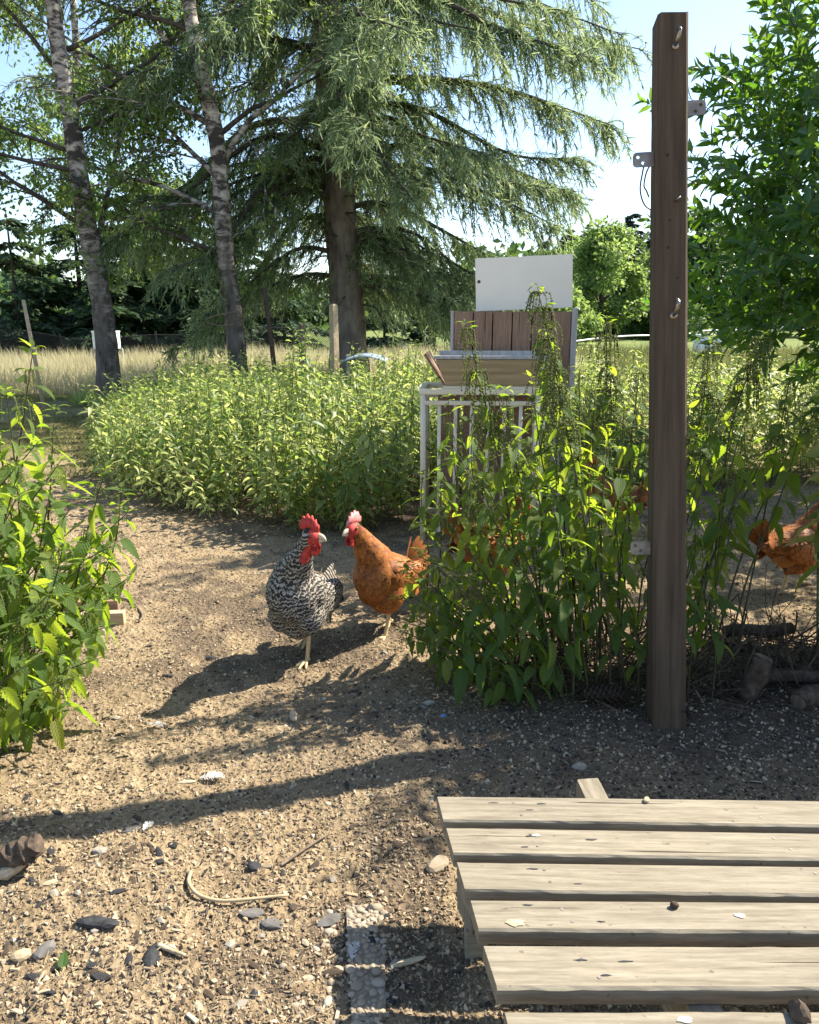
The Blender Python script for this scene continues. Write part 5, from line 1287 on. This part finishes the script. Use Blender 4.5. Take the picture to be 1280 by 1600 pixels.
    for i in range(8):
        for j in range(5): q = i * 6 + j; Q.append((q, q + 6, q + 7, q + 1))
    cv = empty('tarp_cover', (p.x, 8.6, 0), 0, 'pale blue rounded cover just showing above the nettles by the spruce', 'cover'); h0 = at_d(572, 552, 8.6).z - .10
    o = Acc().add(np.array(V) + np.array([0, 0, h0]), np.array(Q)).build('sheet', MAT['tarp'], cv, True); sd = o.modifiers.new('t', 'SOLIDIFY'); sd.thickness = .01
    for s1 in (-.2, .2): Acc().add(*tube([(s1, 0, -.1), (s1, 0, h0 + .08)], .02, 6)).build('hoop_leg', MAT['grey_wood'], cv)
fences()

# ------------------------------------------------------------------ yard litter
def litter():
    rs = np.random.default_rng(3)
    def scatter(n, far):
        d = .62 * (far / .62) ** (rs.random(n) ** .85); x = rs.uniform(-.66, .66, n) * (d + .25); return x, d
    # crumbs of soil
    x, y = scatter(105000, 4.6); z = ground_z(x, y); n = len(x)
    O = np.array([[1, 0, 0], [-.9, .1, 0], [0, 1, .1], [.1, -1, 0], [0, 0, .8], [0, .1, -.8]], float)
    F = np.array([[0, 2, 4], [2, 1, 4], [1, 3, 4], [3, 0, 4], [2, 0, 5], [1, 2, 5], [3, 1, 5], [0, 3, 5]])
    s = rs.gamma(2.0, .0009, n) + .0008; s = np.minimum(s, .006)
    soil = np.clip(1.25 - np.hypot((x - .85) / 1.0, (y - 1.78) / .52), 0, 1)  # crumbs darkened over the same moist and shade-painted ground
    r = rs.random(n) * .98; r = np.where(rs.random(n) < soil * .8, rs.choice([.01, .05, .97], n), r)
    a = Acc(); a.inst(O, F, frames(rs.normal(0, 1, (n, 3)), rs.normal(0, 1, (n, 3)), s[:, None] * rs.uniform(.6, 1.5, (n, 3))), np.stack([x, y, z + s * .2], 1), r)
    tag(a.build('soil_crumbs', MAT['crumb']), 'loose crumbs of dry earth scattered over the yard', 'soil', kind='stuff')
    # straw, splinters and wood chips
    x, y = scatter(22000, 4.6); kp = rs.random(len(x)) > .75 * np.clip(1.4 - np.hypot((x - .85) / 1.0, (y - 1.78) / .55), 0, 1); x, y = x[kp], y[kp]; n = len(x); z = ground_z(x, y)
    B = np.array([(-.5, 0, 0), (.5, 0, 0), (.42, 1, 0), (-.36, .94, 0), (-.4, .05, .6), (.4, 0, .6), (.34, .95, .5), (-.3, .9, .55)])
    Q = np.array([[4, 5, 6, 7], [0, 1, 5, 4], [1, 2, 6, 5], [2, 3, 7, 6], [3, 0, 4, 7]])
    L = np.minimum(rs.gamma(2.0, .0034, n) + .0026, .026); wd = np.where(rs.random(n) < .7, rs.uniform(.0008, .002, n), L * rs.uniform(.18, .42, n))
    an = rs.uniform(0, 6.28, n); D = np.stack([np.cos(an), np.sin(an), rs.normal(.05, .16, n)], 1); U = rs.normal(0, .3, (n, 3)) + np.array([0, 0, 1])
    a = Acc(); a.inst(B, Q, frames(D, U, np.stack([wd, L, np.minimum(wd, .003)], 1)), np.stack([x, y, z + .001], 1))
    tag(a.build('straw_litter', MAT['litter']), 'straw bits and small wood chips strewn on the dirt', 'litter', kind='stuff')
    # countable medium pieces that look alike
    kinds = [('bark_flake', 'char', 'small blackened bark flake lying on the dirt', 'bark'), ('wood_chip', 'pale_chip', 'small pale wood chip lying on the dirt', 'wood chip'), ('pebble_stone', 'stone', 'small grey stone lying loose on the dirt', 'stone'), ('brown_flake', 'bark_chip', 'small brown bark flake lying on the dirt', 'bark')]
    for q, (nm, mt, lab, cat) in enumerate(kinds):
        ms = []
        for k in range(4):
            V, F = rock(50 + q * 7 + k, 1)
            shp = np.array([1, .55, .22]) if nm != 'pebble_stone' else np.array([1, .8, .5])
            ms.append(Acc().add(V * shp, F).mesh(nm, MAT[mt]))
        for k in range(70 if q in (0, 3) else 40):
            py = 850 + 740 * rs.random() ** .8; px = rs.uniform(-20, 900 if py < 1250 else 640); p = at_z(px, py, 0)
            o = link(nm, ms[rs.integers(4)]); s = rs.uniform(.005, .013) * (1.3 if q in (0, 3) else 1)
            o.location = (p.x, p.y, gz(p.x, p.y) + s * .12); o.scale = (s * rs.uniform(.8, 1.4), s, s); o.rotation_euler = (rs.normal(0, .2), rs.normal(0, .2), rs.uniform(0, 6.28)); tag(o, lab, cat, nm.replace('_', ' ') + 's scattered on the dirt')
    # pieces one can name
    def piece(name, px, py, size, mat, label, cat, seed, shape=(1, .5, .25), rz=0.0, up=.1, sub=2, tilt=0.0):
        V, F = rock(seed, sub); p = on_ground(px, py); o = Acc().add(V * np.array(shape) * size, F).build(name, MAT[mat]); o.location = (p.x, p.y, p.z + size * shape[2] * up * 4)
        o.rotation_euler = (0, tilt, rz); tag(o, label, cat); return o
    piece('charred_board', 152, 1455, .043, 'char', 'black charred board fragment on the lower left dirt', 'charcoal', 1, (1, .34, .2), -.1)
    piece('charred_stick', 236, 1500, .03, 'char', 'black charred stick stub beside a pale twig', 'charcoal', 2, (.45, 1, .3), .2)
    piece('slate_flake', 395, 1428, .026, 'slate', 'grey slate flake just below the curved twig', 'stone', 3, (1, .45, .2), .1)
    piece('slate_flake', 425, 1443, .022, 'slate', 'pointed slate flake right of the other slate under the twig', 'stone', 4, (1, .6, .25), -.3)
    piece('slate_flake', 513, 1437, .024, 'slate', 'dark slate flake left of the pebbled edging strip', 'stone', 5, (1, .6, .2), .5)
    piece('flat_stone', 157, 1338, .018, 'stone', 'grey flat stone right of the driftwood', 'stone', 6, (.8, .8, .35), .5)
    piece('flat_stone', 670, 1097, .02, 'stone', 'pale stone in the shade above the blue scrap', 'stone', 7, (1, .6, .4), .2)
    piece('round_stone', 905, 1200, .020, 'stone', 'light stone behind the far edge of the platform', 'stone', 8, (1, .7, .6), .3)
    piece('cream_stone', 684, 1357, .026, 'pebble', 'yellowish broken stone touching the left side of the platform', 'stone', 9, (1, .6, .6), .7)
    piece('dark_clod', 330, 1022, .022, 'char', 'dark clod on the dirt left of the barred hen', 'clod', 10, (1, .5, .3))
    piece('dark_clod', 397, 1356, .022, 'char', 'dark clod above the curved twig', 'clod', 11, (.8, .6, .4))
    piece('dark_clod', 262, 1056, .018, 'char', 'black flake in front of the barred hen shadow', 'clod', 12, (1, .5, .3))
    piece('dark_leaf', 205, 1297, .024, 'slate', 'dark dead leaf lying beside a small grey feather', 'leaf', 13, (1, .5, .12), .2)
    piece('wood_offcut', 458, 1116, .034, 'pale_chip', 'pale upright wood offcut below the barred hen', 'wood', 14, (.35, .9, .25), .2, tilt=.2)
    piece('bark_strip', 290, 1218, .03, 'pale_chip', 'pale strip of bark left of the white feather', 'bark', 15, (1, .25, .15), .1)
    piece('bark_strip', 640, 1510, .03, 'pale_chip', 'pale splinter lying in the platform shadow', 'wood', 16, (1, .2, .12), .35)
    piece('nut_shell', 33, 1497, .018, 'tray_wood', 'half nut shell at the lower left', 'shell', 17, (1, .7, .55), .3)
    piece('dark_clod', 72, 1490, .022, 'slate', 'grey clod right of the half nut shell', 'clod', 18, (1, .6, .4), .9)
    piece('blue_scrap', 693, 1116, .0085, 'scrap_blue', 'small scrap of blue plastic on the shaded soil', 'scrap', 19, (1, .8, .5), .1, sub=1)
    # feathers
    def feather(px, py, L, label, rz, seed, dark=False):
        p = on_ground(px, py, .004); a = Acc(); r2 = np.random.default_rng(seed)
        a.add(*tube(curve_pts([(-L / 2, 0, .002), (0, .1 * L, .007), (L / 2, 0, .004)], 8), .0008, 4))
        for k in range(60):
            t = r2.random(); b0 = np.array([-L / 2 + L * t, .1 * L * math.sin(t * 3.14), .004]); s = r2.choice([-1, 1]); l = L * .26 * (math.sin(3.0 * t + .12)) + .002
            d = np.array([.5, s, r2.uniform(0, .7)]); d /= np.linalg.norm(d); e = b0 + d * l; wv = np.array([.0012, 0, 0])
            a.add([b0 - wv, b0 + wv, e + wv, e - wv], np.array([[0, 1, 2, 3]]))
        o = a.build('feather', MAT['feather_white'] if not dark else MAT['stone']); o.location = p; o.rotation_euler = (0, 0, rz); tag(o, label, 'feather')
    feather(330, 1214, .058, 'fluffy white feather on the dirt in the middle of the yard', .05, 1); feather(243, 1134, .04, 'small curved white feather near the left nettles', -.2, 2)
    feather(232, 1295, .03, 'tiny upright feather in the shadow of the post', 1.2, 3); feather(555, 1490, .035, 'thin feather on the edge of the pebbled edging strip', 1.4, 4)
    # curved twig, other twigs
    def twig(name, pts, r, mat, label, cat='twig', lift=.006):
        P = [on_ground(*p, up=lift) for p in pts]; c = sum(P, Vector()) / len(P); c.z = 0
        o = Acc().add(*tube(curve_pts([p - c for p in P], 20), interp_r([r, r, r * .7], 20), 6, jitter=.1)).build(name, MAT[mat], None, True); o.location = c; tag(o, label, cat)
    twig('curved_twig', [(299, 1372), (296, 1390), (312, 1406), (345, 1414), (395, 1411), (452, 1406)], .0036, 'tray_wood', 'tan twig bent like a hook on the lower left dirt', lift=.008)
    twig('thin_twig', [(438, 1352), (470, 1330), (512, 1304)], .0028, 'old_post', 'thin brown twig in the dappled shade left of the platform')
    twig('thin_twig', [(248, 1488), (270, 1494), (290, 1502)], .004, 'pale_chip', 'short pale twig beside the charred stick stub')
    twig('thin_twig', [(160, 938), (200, 940), (222, 958), (218, 972)], .0045, 'old_post', 'crooked brown twig right of the wooden boards')
    twig('thin_twig', [(1068, 1040), (1078, 1075), (1098, 1112)], .003, 'pale_chip', 'pale twig leaning at the right of the post foot', lift=.02)
    # yellow leaf
    V, Q, U = nettle_leaf(.3, .2, .3, 0, 5); o = Acc().add(V, Q, .9, U).build('fallen_leaf', MAT['birch_leaf']); p = on_ground(98, 1528, .006); o.location = p; o.scale = (.03,) * 3; o.rotation_euler = (.3, .1, .3); tag(o, 'single yellow green fallen leaf at the lower left', 'leaf')
    # driftwood chunk at the left edge
    p = on_ground(30, 1370); root = empty('driftwood', p, 0, 'gnarled weathered chunk of wood at the left edge of the dirt', 'driftwood')
    V, F = tube(curve_pts([(-.16, .0, .012), (-.09, .01, .018), (-.03, .0, .02), (.01, .005, .038), (.04, .01, .055)], 18), interp_r([.014, .02, .022, .026, .018], 18), 9, jitter=.28); Acc().add(V, F).build('trunk_piece', MAT['bark_chip'], root)
    V, F = tube(curve_pts([(-.13, -.02, .008), (-.06, -.025, .012), (-.01, -.012, .014), (.015, 0, .03)], 12), interp_r([.008, .012, .014, .01], 12), 7, jitter=.25); Acc().add(V, F).build('split_piece', MAT['pale_chip'], root)
    # boards behind the left nettles
    p = on_ground(120, 975); root = empty('timber_pile', p, R(6), 'two short brown boards stacked behind the left nettles', 'timber'); 
    box('board', (-.02, .05, .045), (.30, .03, .05), MAT['box_plank'], root, bev=.003); box('board', (-.0, 0, .02), (.32, .035, .05), MAT['tray_wood'], root, bev=.003)
    # pine cone
    p = on_ground(945, 1104); root = empty('pine_cone', p, R(-8), 'large brown pine cone lying at the foot of the nettles left of the post', 'pine cone')
    n = 110; V, F = rock(1, 1); ks = np.arange(n); t = (ks + .5) / n; an = ks * 2.39996; L = .12; rad = .027 * np.sin(np.pi * (t * .86 + .12)) ** .75
    C = np.stack([(t - .5) * L, np.cos(an) * rad * .7, np.sin(an) * rad * .7 + .026], 1); Dn = np.stack([np.full(n, .55), np.cos(an), np.sin(an)], 1)
    S = np.array([(-.45, 0, 0), (.45, 0, 0), (.5, .75, .1), (-.5, .75, .1), (0, 1.05, .05), (0, .8, .32), (0, 0, .3)]); SF = [np.array([[0, 1, 2, 3]]), np.array([[3, 2, 4], [3, 4, 5], [4, 2, 5], [0, 3, 5], [0, 5, 6], [1, 6, 5], [1, 5, 2]])]
    sm_ = Acc().add(S, SF).mesh('scale', MAT['bark_chip']); M3 = frames(Dn, np.tile([[1., 0, 0]], (n, 1)))
    for k in range(n):
        o = link('scale', sm_, root); o.matrix_basis = Matrix.Translation(C[k]) @ Matrix([list(r) for r in M3[k]]).to_4x4() @ Matrix.Diagonal((.012, .014 * (.6 + rad[k] / .05), .012, 1))
    Acc().add(*tube([(-.055, 0, .026), (-.03, 0, .026), (.02, 0, .026), (.055, 0, .026)], [.006, .015, .015, .004], 8)).build('core', MAT['bark_chip'], root, True)
    # old logs right of the post
    def log(px, py, d0, L, r, label, mat='bark_chip', rise=0.0, z=None):
        p = on_ground(px, py); d = Vector((math.cos(d0), math.sin(d0), rise)).normalized(); root = empty('old_log', p, 0, label, 'log', 'old logs under the right nettles'); z0 = r * .8 if z is None else z
        P = [Vector((0, 0, z0)) + d * L * t + Vector((0, 0, .006 * math.sin(t * 7))) for t in np.linspace(0, 1, 9)]
        Acc().add(*tube(P, interp_r([r, r * .93, r * 1.03, r * .9], 9), 11, jitter=.1)).build('bark', MAT[mat], root, True)
        for e, q in ((P[0], -1), (P[-1], 1)): Acc().add(*tube([e + d * q * .0005, e + d * q * .004], [r * .82, r * .6], 11)).build('cut_face', MAT['old_post'], root)
    log(1165, 1092, .3, .13, .03, 'upright brown log stump right of the post', rise=3.0, z=-.01); log(1130, 1012, .1, .22, .02, 'thin log resting behind the stump', z=.06); log(1185, 1078, .05, .3, .018, 'thin brown log lying right of the stump', 'bark_chip', z=.03); log(1245, 1110, .5, .2, .028, 'dark log at the right edge below the nettles')
    # slab of exposed pebbles half under the soil
    c = at_z(640, 1510, 0); r = empty('pebble_edging', (c.x, c.y, 0), 0, 'narrow pebbled concrete edging strip half buried left of the platform', 'edging')
    pa, pb, pc, pd = at_z(541, 1418, 0), at_z(600, 1412, 0), at_z(604, 1640, 0), at_z(552, 1640, 0)
    zt = .003; cen = np.array([c.x, c.y, 0]); pl = [np.array([q.x, q.y, 0]) - cen for q in (pd, pc, pb, pa)]
    V = [q + np.array([0, 0, zt]) for q in pl] + [q - np.array([0, 0, .03]) for q in pl]
    Acc().add(V, np.array([[0, 1, 2, 3], [1, 0, 4, 5], [2, 1, 5, 6], [3, 2, 6, 7], [0, 3, 7, 4]])).build('mortar', MAT['mortar'], r)
    ms = []
    for k in range(5): Vv, F = rock(80 + k, 2); Vv = norm(Vv) * .6 + Vv * .4; ms.append(Acc().add(Vv, F, .2 * k).mesh('pebble', MAT['pebble'], True))
    placed = []
    tries = 0
    while len(placed) < 150 and tries < 6000:
        tries += 1; u, v = rs.random(2); q = (pl[0] * (1 - u) + pl[1] * u) * (1 - v) + (pl[3] * (1 - u) + pl[2] * u) * v; s = rs.choice([rs.uniform(.003, .006), rs.uniform(.005, .010)])
        if any((q[0] - x_) ** 2 + (q[1] - y_) ** 2 < ((s + s_) * .86) ** 2 for x_, y_, s_ in placed): continue
        placed.append((q[0], q[1], s)); o = link('pebble', ms[rs.integers(5)], r); o.location = (q[0], q[1], zt + s * rs.uniform(-.25, .15)); o.scale = (s * rs.uniform(.9, 1.5), s * rs.uniform(.75, 1.05), s * .62); o.rotation_euler = (0, 0, rs.uniform(0, 3.1))
    # pebbles loose in the dirt left of the slab
    for k in range(48):
        px, py = rs.uniform(425, 536), rs.uniform(1420, 1595)
        if rs.random() > (px - 400) / 140: continue
        p = on_ground(px, py); s = rs.uniform(.005, .009); o = link('round_pebble', ms[rs.integers(5)]); o.location = (p.x, p.y, p.z - s * rs.uniform(-.05, .3)); o.scale = (s * rs.uniform(.9, 1.4), s * .85, s * .6); o.rotation_euler = (0, 0, rs.uniform(0, 3)); tag(o, 'small cream pebble loose in the dirt left of the pebbled edging strip', 'pebble', 'loose pebbles left of the edging')
litter()
